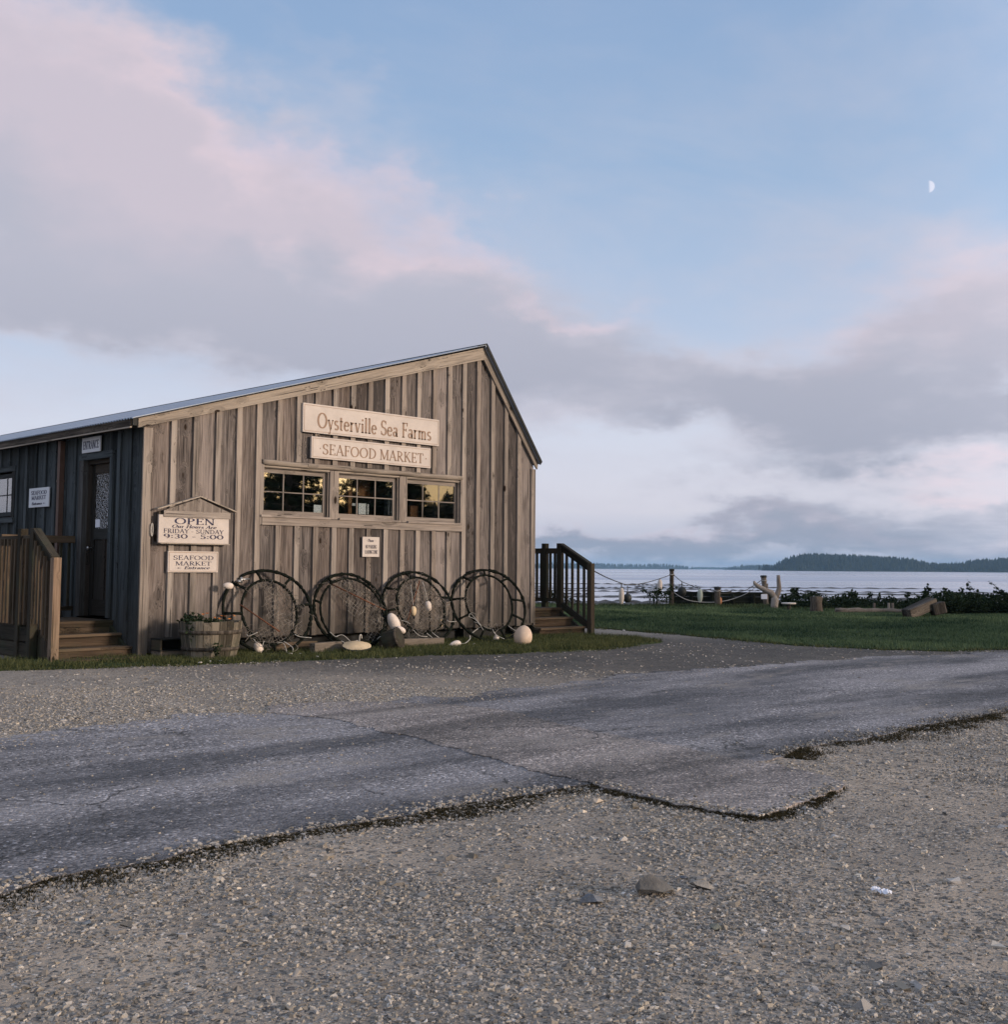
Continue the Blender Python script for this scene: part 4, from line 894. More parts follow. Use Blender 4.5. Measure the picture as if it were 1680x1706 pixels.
# windows
def window(label, U0, U1, z0, z1, side=False, back=.05):
    """sash with three by two panes; u along the wall"""
    def P(a, b):      # box in (u, depth, z) -> world
        (u0, d0, zz0), (u1, d1, zz1) = a, b
        return ((u0, d0, zz0), (u1, d1, zz1)) if not side else ((d0, u0, zz0), (d1, u1, zz1))
    s = MB(); st = .055
    for a, b, ax in (((U0, back, z0), (U0+st*.6, back+.03, z1), 2), ((U1-st, back, z0), (U1, back+.03, z1), 2), ((U0+st*.6, back+.001, z1-.07), (U1-st, back+.029, z1), 0), ((U0+st*.6, back+.001, z0), (U1-st, back+.029, z0+.065), 0)):
        s.box(*P(a, b), axis=(ax if not side or ax == 2 else 1), tone=(.45, .2, .5))
    f = s.build('window', W_BATTEN if not side else W_SHADE, shed); f['label'] = label
    m_ = MB(); a, b = U0+st*.6, U1-st; c, d = z0+.065, z1-.07
    for i in (1, 2): u = a+(b-a)*i/3; m_.box(*P((u-.008, back+.004, c), (u+.008, back+.022, d)), axis=2, tone=(.35, 0, 0))
    zc = (c+d)/2; m_.box(*P((a, back+.003, zc-.008), (b, back+.023, zc+.008)), axis=0 if not side else 1, tone=(.35, 0, 0))
    m_.build('muntin', W_BATTEN if not side else W_SHADE, f)
    g = MB(); g.box(*P((a-.01, back+.010, c-.01), (b+.01, back+.013, d+.01))); g.build('pane', M_GLASS, f)
    return f
for (u0, u1, lb) in ((1.83, 2.965, 'six-pane window at the left of the row'), (3.165, 4.31, 'six-pane window in the middle of the row'), (4.50, 5.63, 'six-pane window at the right of the row')):
    window(lb, u0, u1, 1.925, 2.595)
w = MB()
# casing: header, mullions, sills, apron
w.box((O0-.07, -.040, 2.60), (O0+.03, .06, 2.62), 2) if False else None
for (a, b) in ((2.985, 3.145), (4.33, 4.485)): w.box((a, -.022, 1.895), (b, .055, 2.618), 2, (.6, .5, .2))
w.box((1.742, -.030, 1.78), (1.826, .0, 2.64), 2, (.6, .3, .2)); w.box((5.634, -.030, 1.78), (5.70, .055, 2.66), 2, (.55, .4, .2))
w.box((1.80, .0005, 1.90), (1.826, .055, 2.61), 2)
w.split('window_casing', W_BATTEN, shed)
w = MB()
n = 40; pts = [(1.80+(5.665-1.80)*i/n, -.018+.004*math.sin(i*.7), 2.662+.004*math.sin(i*.5+1)) for i in range(n+1)]
w.tube(pts, [.040+.003*math.sin(i*.9) for i in range(n+1)], 12, tone=(.5, .5, .5)); w.build('window_header', W_TRIM, shed)
w = MB(); w.box((O0, -.012, 2.600), (O1-.03, .055, 2.619), 0, (.8, .4, .4)); w.build('window_header', W_TRIM, shed)
w = MB()
for a, b in ((1.775, 2.984), (3.146, 4.329), (4.486, 5.633)): w.box((a, -.058, 1.888), (b, .055, 1.921), 0, (.75, .5, .4))
w.split('window_sill', W_BATTEN, shed, bevel=.004)
w = MB(); w.box((1.80, -.042, 1.778), (5.66, -.001, 1.885), 0, (.6, .6, .4)); w.build('window_apron', W_BATTEN, shed)
w = MB()
for dz in (2.596,):
    for (a, b) in ((1.83, 2.984), (3.146, 4.329), (4.486, 5.633)): w.box((a, .0, 2.590), (b, .012, 2.5995)); w.box((b-.03, .0, 1.93), (b-.018, .012, 2.589))
w.split('window_track', W_BATTEN, shed)
# side window
window('window in the shaded side wall beside the porch', 4.11, 5.23, 1.95, 2.62, True)
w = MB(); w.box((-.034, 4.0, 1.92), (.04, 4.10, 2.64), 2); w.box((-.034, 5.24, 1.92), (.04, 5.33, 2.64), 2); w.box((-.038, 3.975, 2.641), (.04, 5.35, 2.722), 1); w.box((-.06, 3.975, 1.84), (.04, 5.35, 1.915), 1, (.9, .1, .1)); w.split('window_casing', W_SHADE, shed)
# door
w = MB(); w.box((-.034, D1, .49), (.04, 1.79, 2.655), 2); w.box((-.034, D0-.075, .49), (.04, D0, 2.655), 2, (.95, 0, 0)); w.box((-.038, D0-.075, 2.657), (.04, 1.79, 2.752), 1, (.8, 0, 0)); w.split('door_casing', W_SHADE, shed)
w = MB(); w.box((.041, D1+.002, .49), (.16, D1+.06, 2.6), 2); w.box((.041, D0-.02, .49), (.16, D0, 2.6), 2); w.box((.041, D0-.02, 2.601), (.16, D1+.06, 2.68), 1); w.split('door_jamb', W_DOOR, shed)
d = MB(); XD = .10
d.box((XD, D0+.002, .50), (XD+.045, D0+.11, 2.598), 2); d.box((XD, 1.56, .50), (XD+.045, 1.657, 2.598), 2)
d.box((XD+.001, D0+.11, 2.47), (XD+.044, 1.56, 2.598), 1, (.9, .8, .3)); d.box((XD+.001, D0+.11, .50), (XD+.044, 1.56, .72), 1); d.box((XD+.001, D0+.11, 1.55), (XD+.044, 1.56, 1.70), 1, (.9, 0, .3))
d.box((XD+.001, 1.22, .72), (XD+.044, 1.31, 1.55), 2); d.box((XD+.02, D0+.11, .72), (XD+.03, 1.22, 1.55), 2); d.box((XD+.02, 1.31, .72), (XD+.03, 1.56, 1.55), 2)
door = d.build('door', W_DOOR, shed)
g = MB(); g.box((XD+.018, D0+.11, 1.70), (XD+.024, 1.56, 2.47)); g.build('pane', M_GLASSW, door)
g = MB(); g.lathe([(.012, 0), (.012, .04), (.024, .05), (.027, .062), (.02, .072), (.001, .074)], (XD, 1.61, 1.43), 14, Matrix.Rotation(R(-90), 3, 'Y')); g.build('handle', M_METAL, door)
g = MB(); g.box((XD+.008, 1.41, 1.72), (XD+.015, 1.54, 1.83)); tag(g.build('window_notice', M_WHITE), 'small pale notice in the lower corner of the entrance door glass', 'notice')
# downspout
w = MB(); w.box((-.105, 2.26, .25), (-.035, 2.34, 2.97), 2); w.box((-.11, 2.25, 2.38), (-.03, 2.35, 2.41)); w.build('downspout', M_DOWN, shed)
# foundation piers and sill beam, coloured black as the shade under the floor
w = MB()
for x in (.6, 2.4, 4.2, 6.0, 7.2): w.box((x-.1, .15, -.1), (x+.1, .4, .2), 2)
w.box((.4, .30, .02), (7.38, .36, .2), 0); w.split('foundation', M_BLACK, shed)
# room: partition, ceiling and floor close the view through the panes
w = MB(); w.box((.2, 3.4, .3), (7.2, 3.45, 3.0)); w.box((.2, .1, 2.9), (7.2, 3.4, 2.95)); w.box((.2, .05, .30), (7.2, 3.4, .32)); w.split('inner_wall', M_INT, shed)
# things standing in the windows
def winbox(name, px0, px1, py0, py1, y, dep, mat, label, cat):
    def W3(px, py): d = ray(px, py); t = (y-CAM.y)/d.y; return CAM+d*t
    a = W3(px0, py1); c = W3(px1, py0); z1 = W3(px0, py0).z
    b = MB(); b.box((a.x, y, a.z), (c.x, y+dep, max(z1, c.z))); return tag(b.build(name, mat, bevel=min(.004, dep/4)), label, cat)
winbox('paper_notice', 522.5, 536, 841.5, 854, .075, .003, M_WHITE, 'white paper in the lower right corner of the left front window', 'notice')
winbox('paper_notice', 597, 610, 839, 856.5, .078, .003, M_WHITE, 'large white paper in the middle front window', 'notice')
winbox('paper_notice', 612, 614.5, 840, 857, .078, .003, M_WHITE, 'narrow white strip of paper in the middle front window', 'notice')
winbox('paper_notice', 587, 594, 838.5, 842.5, .078, .003, M_WHITE, 'smallest white card in the middle front window', 'notice')
winbox('wooden_box', 597.5, 617, 801, 826, .5, .3, M_BOXB, 'brown box high up behind the middle front window', 'box')
winbox('wooden_box', 684, 697, 843, 861.5, .12, .12, M_BOXB, 'brown box on the sill of the right front window', 'box')
winbox('grey_panel', 641, 655, 832, 858, .3, .03, M_ENAMEL, 'blue-grey panel leaning inside the middle front window', 'panel')
winbox('wooden_post', 580, 587, 800, 857, .6, .1, M_BOXB, 'narrow brown post standing inside the middle front window', 'post')
# ------------------------------------------------------------------ signs
sign('long cream sign reading Oysterville Sea Farms, the highest on the front wall', 2.438, 5.102, 3.148, 3.575, [('Oysterville Sea Farms', WX(521), WX(712), 3.225, .235, 0, 1.2)], thick=.04, border=.022, tmat=M_TEXT_BROWN)
t = sign('cream sign reading SEAFOOD MARKET above the front windows', 2.597, 4.932, 2.778, 3.097, [('SEAFOOD MARKET', WX(530.4), WX(699.6), 2.845, .158, 0, 1.0), ('.', WX(525.5), WX(528.5), 2.86, .15, 0, .8), ('.', WX(702), WX(705.5), 2.86, .15, 0, .8)], thick=.04, border=.02, tmat=M_TEXT_BROWN)
hs = sign('cream opening hours sign under a little gable roof', .176, 1.222, 1.492, 1.86, [('OPEN', .40, 1.0, 1.742, .082, 0, 1.15), ('Our Hours Are', .36, 1.02, 1.692, .042, .25, 1.3), ('FRIDAY - SUNDAY', .245, 1.14, 1.622, .056, 0, .9), ('9:30 - 5:00', .245, 1.14, 1.553, .058, 0, 1.1)], thick=.03, off=.085)
w = MB(); w.box((.19, -.085, 1.49), (.21, -.0285, 1.90), 2); w.box((1.19, -.085, 1.49), (1.21, -.0285, 1.90), 2); w.box((.21, -.06, 1.50), (1.19, -.03, 1.9)); w.split('backing_frame', W_DARKLOG, hs)
w = MB(); w.box((.24, -.128, 1.832), (1.235, -.1165, 1.915), 0, (.6, 0, 0)); w.prism([(.24, 1.9155), (1.235, 1.9155), (.76, 2.095)], -.124, -.112, 'xz', (.4, 0, 0)); w.build('gable_board', W_GREY, hs)
w = MB(); w.beam((.145, -.085, 1.925), (.768, -.085, 2.108), .10, .014, upv=(0, 1, 0)) if False else None
for p, q in (((.145, 1.922), (.765, 2.112)), ((.765, 2.112), (1.325, 1.925))):
    dx, dz = q[0]-p[0], q[1]-p[1]; L = math.hypot(dx, dz); nx, nz = -dz/L*.016, dx/L*.016
    w.prism([p, q, (q[0]+nx, q[1]+nz), (p[0]+nx, p[1]+nz)], -.145, -.03, 'xz', (.95, .3, .3))
w.split('little_roof', W_TRIM, hs)
w = MB(); w.box((.20, -.135, 1.478), (1.235, -.03, 1.4915), 0, (.9, .2, .2)); w.build('ledge', W_TRIM, hs)
sign('small cream sign with an arrow to the entrance, below the opening hours', .351, 1.10, 1.106, 1.388, [('SEAFOOD', .425, 1.027, 1.272, .058, 0, .85), ('MARKET', .46, .994, 1.198, .054, 0, .85), ('<', .485, .55, 1.15, .036, 0, 1.2), ('Entrance', .585, .965, 1.149, .040, .25, 1.3)], thick=.03, border=.014)
sign('small white NO PARKING sign under the middle front window', 3.588, 3.915, 1.347, 1.651, [('Please', 3.69, 3.80, 1.575, .045, .2, 1.), ('.', 3.66, 3.68, 1.575, .04, 0, 1.), ('.', 3.83, 3.85, 1.575, .04, 0, 1.), ('NO PARKING', 3.645, 3.86, 1.475, .055, 0, .6), ('LOADING ZONE', 3.635, 3.875, 1.395, .055, 0, .6)], thick=.02, off=.03)
sign('white ENTRANCE sign over the entrance door', -1.672, -1.12, 2.752, 2.965, [('ENTRANCE', -1.63, -1.16, 2.80, .115, 0, .8)], side=True, thick=.02, off=.04, boardmat=M_SIGNW)
sign('white SEAFOOD MARKET sign on the shaded side wall', -3.41, -2.715, 2.045, 2.333, [('SEAFOOD', -3.33, -2.79, 2.232, .06, 0, .8), ('MARKET', -3.31, -2.81, 2.158, .058, 0, .8), ('Entrance', -3.30, -2.95, 2.082, .04, .25, 1.2), ('<', -2.90, -2.82, 2.083, .036, 0, 1.)], side=True, thick=.02, off=.03, boardmat=M_SIGNW)
# ------------------------------------------------------------------ porches
def porch(name, label, x0, x1, xr, yn, ye, yend, treads, zd, mats, sunny):
    """stairs rise along +Y between x0 and x1; railing at xr"""
    P = thing(name, label, 'porch'); MD, MR, MP = mats
    for k, (y0, z) in enumerate(treads):
        y1 = treads[k+1][0]+.03 if k+1 < len(treads) else ye+.05
        b = MB(); b.box((x0, y0, z-.035), (x1, (y0+y1)/2-.004, z), 0, (rnd.gauss(1.1, .1), .3, .3)); b.box((x0, (y0+y1)/2+.002, z-.035), (x1, y1, z), 0, (rnd.gauss(.6, .1), .4, .3)); b.split('tread', MD, P, bevel=.004)
        b = MB(); b.box((x0, y0+.03, max(0, z-.155)), (x1, y0+.05, z-.036), 0, (rnd.gauss(.15, .1), .9, .3)); b.build('riser', MD, P)
    b = MB(); b.box((x0, ye, zd-.155), (x1, ye+.02, zd-.036), 0); b.build('riser', MD, P)
    b = MB(); y = ye-.02
    while y < yend-.05: b.box((x0, y, zd-.035), (x1, y+.134, zd), 0, (rnd.gauss(.5, .15), .3, .3)); y += .14
    b.build('deck', MD, P)
    b = MB()
    for x in (x0+.003, x1-.043): b.prism([(treads[0][0]+.06, 0), (yend, 0.), (yend, zd-.036), (ye+.05, zd-.036), (treads[0][0]+.06, .10)], x, x+.04, 'yz')
    b.split('stringer', MR, P)
    zt = zd+1.19
    b = MB(); b.box((xr-.05, yn-.05, -.02), (xr+.05, yn+.05, 1.285), 2, (.6, .9, .4)); b.build('newel_post', MP, P, bevel=.006)
    b = MB(); b.box((xr-.05, ye+.02, -.02), (xr+.05, ye+.12, zt), 2, (.4, .3, .4)); b.build('post', MR, P, bevel=.006)
    b = MB(); b.box((xr-.05, ye+.40, -.02), (xr+.05, ye+.50, zt), 2, (.3, .3, .4)); b.build('post', MR, P, bevel=.006)
    za, zb_ = 1.21, zd+1.10
    b = MB(); b.beam((xr, yn+.045, za), (xr, ye+.02, zb_), .045, .11, (.4, .1, .2)); b.beam((xr, yn+.02, za+.075), (xr, ye+.03, zb_+.075), .10, .03, (.8, .1, .2)); b.build('sloped_rail', MR, P)
    b = MB(); b.box((xr-.0225, ye+.12, zd+1.0), (xr+.0225, yend, zd+1.10), 1); b.box((xr-.0225, ye+.12, zd+.10), (xr+.0225, yend, zd+.17), 1) if not sunny else None; b.split('rail', MR, P)
    b = MB(); b.beam((xr, yn+.05, .16), (xr, ye+.02, zd+.05), .045, .12); b.build('stair_string', MR, P) if not sunny else None
    def bal(y, zlo, zhi):
        b = MB(); b.box((xr-.06 if sunny else xr-.018, y-.02, zlo), (xr-.0235 if sunny else xr+.018, y+.02, zhi), 2, (rnd.gauss(.6, .1), .3, .2)); b.build('baluster', MD if sunny else MR, P)
    N = 5 if sunny else 4
    for i in range(N):
        u = (i+.8)/(N+.6); y = yn+.05+(ye+.02-yn-.05)*u; zz = za+(zb_-za)*u; bal(y, zz-(1.0 if sunny else .98), zz-.02)
    y = ye+.2
    while y < yend:
        if not (ye+.36 < y < ye+.54): bal(y, zd-.04 if sunny else zd+.12, zd+1.06)
        y += .115
    return P
pe = porch('entrance_porch', 'brown wooden entrance porch with three steps and a sunlit newel post', -1.02, -.032, -1.075, .10, .66, 1.90, [(.10, .155), (.385, .312)], .468, (W_DECK, W_RAIL, W_POST), True)
b = MB()
b.box((-1.05, 1.84, 1.50), (-.035, 1.88, 1.60), 0, (.8, .6, .3)); b.box((-1.05, 1.84, .56), (-.035, 1.88, .62), 0); b.split('rail', W_DECK, pe)
for i in range(8):
    b = MB(); x = -.95+.12*i; b.box((x, 1.881, .56), (x+.035, 1.91, 1.56), 2); b.build('baluster', W_RAIL, pe)
b = MB(); b.box((-1.05, -.19, .004), (.04, .07, .035), 0, (.8, .4, .2)); tag(b.build('ground_plank', W_DECK), 'flat plank laid in the grass at the foot of the entrance steps', 'plank')
b = MB(); b.box((-1.10, .8, .02), (-1.075, 3.2, .20), 1); b.box((-1.10, .8, .22), (-1.075, 3.2, .40), 1); b.split('skirt_board', W_RAIL, pe)
b = MB(); b.box((-1.10, 1.95, .38), (-.04, 3.2, .42), 1); b.build('low_platform', W_RAIL, pe)
pb = porch('rear_porch', 'dark wooden steps and railing at the right end of the shed', 7.46, 8.66, 8.70, -.24, .44, 2.0, [(-.16, .150), (.13, .31)], .468, (W_DECK, W_RAIL, W_RAIL), False)
# ------------------------------------------------------------------ crab ring hoops leaning on the front wall
def rope(b, pts, r=.006, sub=6, seg=5):
    P = [Vector(p) for p in pts]; out = []
    for i in range(len(P)-1):
        p0 = P[max(0, i-1)]; p1, p2 = P[i], P[i+1]; p3 = P[min(len(P)-1, i+2)]
        for j in range(sub):
            u = j/sub; out.append(.5*((2*p1)+(-p0+p2)*u+(2*p0-5*p1+4*p2-p3)*u*u+(-p0+3*p1-3*p2+p3)*u**3))
    out.append(P[-1]); b.tube(out, r, seg)
def ringnet(cx, rad, ri, lean, yaw, label, seed, inshift, nstrut, net, offn=.05, bar=None):
    rr = random.Random(seed); lean = R(lean); yw = R(yaw); e1 = Vector((math.cos(yw), -math.sin(yw), 0)); hn = Vector((-math.sin(yw), -math.cos(yw), 0))
    e2 = -hn*math.sin(lean)+Vector((0, 0, math.cos(lean))); n = hn*math.cos(lean)+Vector((0, 0, math.sin(lean)))
    cyy = -.075-max(rad*math.sin(yw), rad*math.sin(lean)*math.cos(yw)+.02)-.02; c = Vector((cx, cyy, .025+rad*math.cos(lean))); yb = cyy-rad*math.sin(lean)
    P = thing('crab_hoop', label, 'crab hoop', (cx, yb, 0), 'crab hoops leaning on the shed')
    inv = Vector((cx, yb, 0))
    def hoop(cc, r_, tr, name, wob, sx=1.):
        b = MB(); N = 120; pts = []; rs = []
        for i in range(N):
            a = 2*math.pi*i/N; q = r_*(1+wob*math.sin(2*a+seed)+wob*.5*math.sin(3*a+seed*2))
            pts.append(cc+e1*(q*sx*math.cos(a))+e2*(q*math.sin(a))-inv); rs.append(tr*(1+.35*mnoise.noise(Vector((a*5, seed, 0)))+.6*mnoise.noise(Vector((a*15, seed, 3)))+(.5 if rr.random() < .08 else 0)))
        b.tube(pts, rs, 9, True); b.build(name, M_HOOP, P); return pts
    co = c; ci = c+n*offn+e1*inshift[0]+e2*inshift[1]
    po = hoop(co, rad, .021, 'outer_hoop', .016); pi_ = hoop(ci, ri, .018, 'inner_hoop', .02, {3: .80, 5: .97, 8: .84, 12: .82}[seed])
    for k in range(nstrut):
        a = int((k+rr.uniform(.1, .4))/nstrut*120) % 120
        b = MB(); b.tube([po[a], (Vector(po[a])+Vector(pi_[a]))/2+Vector((0, 0, .004)), pi_[a]], [.022, .017, .022], 8); b.build('strut', M_HOOP, P)
    # netting stretched in the inner hoop, torn and slack
    b = MB(); cc = ci-inv; sp = .055; m_ = int(ri/sp)
    for dirn in (0, 1):
        for k in range(-m_, m_+1):
            off = k*sp; hl = math.sqrt(max(0, ri*ri-off*off))
            pts = []; N = 16
            for i in range(N+1):
                s = -hl+2*hl*i/N; u, v = (s, off) if dirn == 0 else (off, s)
                wv = .03*mnoise.noise(Vector((u*6, v*6, seed+dirn*7))); wu = .03*mnoise.noise(Vector((u*6+9, v*6, seed+3)))
                ca, sa = math.cos(.6+seed), math.sin(.6+seed); uu, vv = (u+wu)*ca-(v+wv)*sa, (u+wu)*sa+(v+wv)*ca
                uu *= .86; keep = net(uu/ri, vv/ri)+.3*mnoise.noise(Vector((uu*5, vv*5, seed))) > .5
                sag = -.10*(1-(u*u+v*v)/(ri*ri))
                if keep: pts.append(cc+e1*uu+e2*vv+n*(sag*.5))
                elif len(pts) > 1: b.tube(pts, .0044, 3, caps=False); pts = []
                else: pts = []
            if len(pts) > 1: b.tube(pts, .0044, 3, caps=False)
    # tangles of loose twine
    for k in range(110):
        a = rr.uniform(0, 6.28); q0 = ri*rr.uniform(.55, 1.0); p = cc+e1*(q0*math.cos(a))+e2*(q0*math.sin(a))+n*.01
        if net(q0*math.cos(a)/ri, q0*math.sin(a)/ri) < .4: continue
        pts = [p]
        for j in range(4): pts.append(pts[-1]+e1*rr.uniform(-.09, .09)+e2*rr.uniform(-.09, .06)+n*rr.uniform(-.01, .02))
        rope(b, pts, .0034, 4, 3)
    if b.v: b.build('netting', M_NET, P)
    if bar:
        b = MB(); (a0, b0, a1, b1) = bar; b.tube([cc+e1*a0+e2*b0+n*.02, cc+e1*a1+e2*b1+n*.02], .010, 6); b.build('crossbar', M_RUST, P)
    b = MB()
    for k in range(5):
        a = rr.uniform(3.5, 6.0); p = cc+e1*(ri*math.cos(a))+e2*(ri*math.sin(a))+n*.03
        rope(b, [p, p+e1*rr.uniform(.02, .12)+e2*rr.uniform(-.12, .05)+n*.02, p+e1*rr.uniform(.1, .22)+e2*rr.uniform(-.2, .02)+n*.03], .005, 5, 5)
    b.split('rope', M_ROPE, P)
    return P
ringnet(1.73, .605, .47, 23, 22, 'leftmost crab hoop, with torn netting and a white float at its upper left', 3, (.01, -.03), 8, lambda u, v: .9 if (u > -.1 or v < -.5) else (.75 if v > .72 else .05), bar=(-.40, .1, .12, -.30))
ringnet(3.14, .585, .53, 26, 12, 'second crab hoop from the left, with fine netting and a long slanting bar', 5, (.0, -.045), 7, lambda u, v: .95 if (u+v*.5 > -.05) else .15, bar=(-.25, .44, .52, .02))
ringnet(4.46, .600, .47, 24, 14, 'third crab hoop from the left, hung with two small floats', 8, (.02, .02), 8, lambda u, v: .98, bar=(-.28, -.25, .05, .40))
ringnet(5.94, .645, .50, 29, 22, 'rightmost crab hoop, nearly bare of netting, beside the big round float', 12, (-.01, .02), 9, lambda u, v: .8 if (u < -.72 or v < -.72) else .0, bar=None)
# ------------------------------------------------------------------ floats
def floatbuoy(loc, d, L, r, mat, label, name='float', grp=None, hole=False, cat='float', stem=None, egg=1.):
    P = thing(name, label, cat, loc, grp)
    q = Vector((0, 0, 1)).rotation_difference(Vector(d).normalized()).to_matrix(); b = MB(); prof = []
    N = 14
    for i in range(N+1):
        a = -math.pi/2+math.pi*i/N; prof.append((max(.001, r*math.cos(a)**.8 if math.cos(a) > 0 else .001)*(1+.12*egg*math.sin(a)), L/2*math.sin(a)))
    b.lathe(prof, (0, 0, 0), 20, q, jit=.06); b.build('body', mat, P)
    c = MB(); c.lathe([(.001, L/2-.012), (r*.28, L/2-.01), (r*.28, L/2+.012), (.001, L/2+.014)], (0, 0, 0), 10, q); c.build('collar', M_DROPE if not stem else stem, P)
    return P
def W3(px, py, y): d = ray(px, py); t = (y-CAM.y)/d.y; return CAM+d*t
def at(px, py, f): d = ray(px, py); return CAM+d*(f/d.dot(F0))
p = W3(380, 976, -.22); floatbuoy(p, (.95, -.3, -.1), .14, .045, M_BUOYW, 'white oval float tied at the upper left of the leftmost crab hoop')
p = G(430, 1091); floatbuoy((p.x, p.y, .085), (.5, .1, -.8), .19, .062, M_BUOYW, 'whitish oval float lying at the foot of the leftmost crab hoop')
p = W3(689, 1018, -.40); floatbuoy(p, (.0, .1, 1), .15, .046, M_BUOYY, 'yellowish egg-shaped float hanging inside the third crab hoop')
p2 = W3(714, 1010, -.40); floatbuoy(p2, (-.25, .1, 1), .165, .050, M_BUOYW, 'white egg-shaped float hanging inside the third crab hoop')
p3 = W3(735, 1038, -.47); floatbuoy(p3, (.05, 0, 1), .13, .032, M_BUOYY, 'narrow cream float on the right rim of the third crab hoop')
b = MB(); rope(b, [p+Vector((0, .01, .07)), p+Vector((.0, .03, .2)), p+Vector((.02, .10, .40))], .005); tag(b.build('cord', M_ROPE), 'pale cord holding the yellowish float', 'cord')
b = MB(); rope(b, [p2+Vector((-.02, .01, .08)), p2+Vector((-.03, .03, .2)), p2+Vector((-.04, .1, .38))], .005); tag(b.build('cord', M_ROPE), 'pale cord holding the white egg-shaped float', 'cord')
p = W3(656, 1037, -.66); floatbuoy(p, (.45, -.1, -.9), .30, .085, M_BUOYW, 'large cream float between the second and third crab hoops')
p = W3(668, 1049, -.80); floatbuoy(p, (.8, -.2, -.5), .16, .045, M_BUOYW, 'small white float tucked under the large cream float')
p = G(758, 1079); floatbuoy((p.x, p.y, .045), (.9, -.2, .25), .20, .055, M_BUOYW, 'cream float with a faded mark lying below the rightmost crab hoop')
b = MB(); rope(b, [(p.x+.1, p.y, .06), (p.x+.25, p.y+.05, .05), (p.x+.45, p.y+.15, .1), (p.x+.5, p.y+.2, .15)], .007); tag(b.build('cord', M_ROPE), 'white cord trailing from the cream float on the grass', 'cord')
p = G(827, 1069); floatbuoy((p.x, p.y, .06), (.1, 0, 1), .10, .048, M_BUOYW, 'small white cone-shaped float in the grass near the big round float', egg=-2.)
b = MB(); rope(b, [(p.x, p.y, .1), (p.x-.1, p.y+.02, .2), (p.x-.3, p.y+.05, .24), (p.x-.45, p.y+.1, .15)], .009); tag(b.build('cord', M_ROPE), 'thick pale cord arching over from the small cone-shaped float', 'cord')
p = G(872, 1077)+F0*.12
P = thing('ball_float', 'big round buff float on the grass at the right corner of the shed', 'float', (p.x, p.y, .15)); b = MB()
b.lathe([(.142*math.cos(a)*(1-.10*math.sin(a)), .165*math.sin(a)) for a in [-math.pi/2+.02+(math.pi-.04)*i/18 for i in range(19)]], (0, 0, 0), 32, Matrix.Rotation(R(14), 3, 'Y')); b.build('body', M_BALL, P)
b = MB(); b.lathe([(.001, -.02), (.022, -.015), (.022, 0), (.012, .004), (.001, .005)], (.038, 0, .158), 12, Matrix.Rotation(R(14), 3, 'Y')); b.build('plug', M_BALL, P)
p = G(652, 1085)+F0*.16
P = thing('keg', 'dark round keg lying on its side between the crab hoops', 'keg', (p.x, p.y, .15)); b = MB(); Mq = Matrix.Rotation(R(70), 3, 'X') @ Matrix.Rotation(R(25), 3, 'Y')
b.lathe([(.001, -.13), (.12, -.13), (.148, -.10), (.155, 0), (.148, .10), (.12, .13), (.001, .13)], (0, 0, 0), 28, Mq); b.build('drum', W_RAIL, P); b = MB(); b.lathe([(.150, .085), (.160, .09), (.160, .115), (.150, .12)], (0, 0, 0), 28, Mq); b.build('rim', W_DARKLOG, P)
p = G(592, 1088)+F0*.12
P = thing('float_shell', 'halved buff float lying open on the grass below the second crab hoop', 'float', (p.x, p.y, .04)); b = MB(); Mq = Matrix.Rotation(R(-8), 3, 'Y') @ Matrix.Rotation(R(12), 3, 'X')
b.lathe([(.001, -.05), (.08, -.045), (.15, -.01), (.195, .04), (.20, .06), (.185, .062), (.13, .085), (.06, .10), (.001, .104)], (0, 0, 0), 30, Mq, jit=.08); b.build('body', M_BUOYY, P)
b = MB(); b.lathe([(.196, .03), (.207, .04), (.207, .055), (.196, .06)], (0, 0, 0), 30, Mq); b.build('rim', M_BUOYD, P); b = MB(); rope(b, [(.05, 0, .1), (.055, 0, .19), (.08, 0, .2), (.09, 0, .15)], .008); b.build('handle', M_ROPE, P)
for (x0, x1, z, yy, lb, mt) in ((520, 566, 1088, .0, 'grey split board leaning below the second crab hoop', W_DARKLOG), (462, 532, 1088, .1, 'brown plank lying under the shed behind the leftmost crab hoop', W_DECK), (655, 760, 1083, .3, 'long grey beam on the ground behind the third crab hoop', W_DARKLOG)):
    a = G(x0, z); c = G(x1, z-4); a.z = c.z = .07; b = MB(); a += Vector((0, yy, 0)); c += Vector((0, yy, 0)); b.beam(a, c, .10, .13, (.8, .3, .3)); tag(b.build('plank', mt, bevel=.004), lb, 'plank')
SHL = ['below the middle of the leftmost crab hoop', 'below the right edge of the leftmost crab hoop', 'left of the cream float with the white cord', 'touching the left of the cream float with the white cord', 'below the third crab hoop', 'left of the small cone-shaped float', 'in front of the left side of the barrel planter', 'in front of the right side of the barrel planter', 'in the gravel right of the rear porch', 'between the leftmost and the second crab hoop', 'under the pale cord arching from the cone-shaped float', 'in front of the middle of the barrel planter']
for si, (px, py) in enumerate(((484, 1092), (500, 1092), (738, 1082), (746, 1082), (700, 1086), (812, 1074), (333, 1107), (368, 1104), (1040, 1052), (528, 1096), (790, 1076), (350, 1105))):
    p = G(px, py); b = MB(); s = rnd.uniform(.018, .034); b.lathe([(.001, 0), (s*.8, s*.1), (s, s*.3), (s*.6, s*.6), (.001, s*.7)], (p.x, p.y, .014), 8, Matrix.Rotation(rnd.uniform(-.5, .5), 3, 'X'), jit=.4); o = b.build('oyster_shell', M_SHELL, loc=(p.x, p.y, .014)); tag(o, 'small white shell lying '+SHL[si], 'shell', 'white shells scattered in the grass strip')
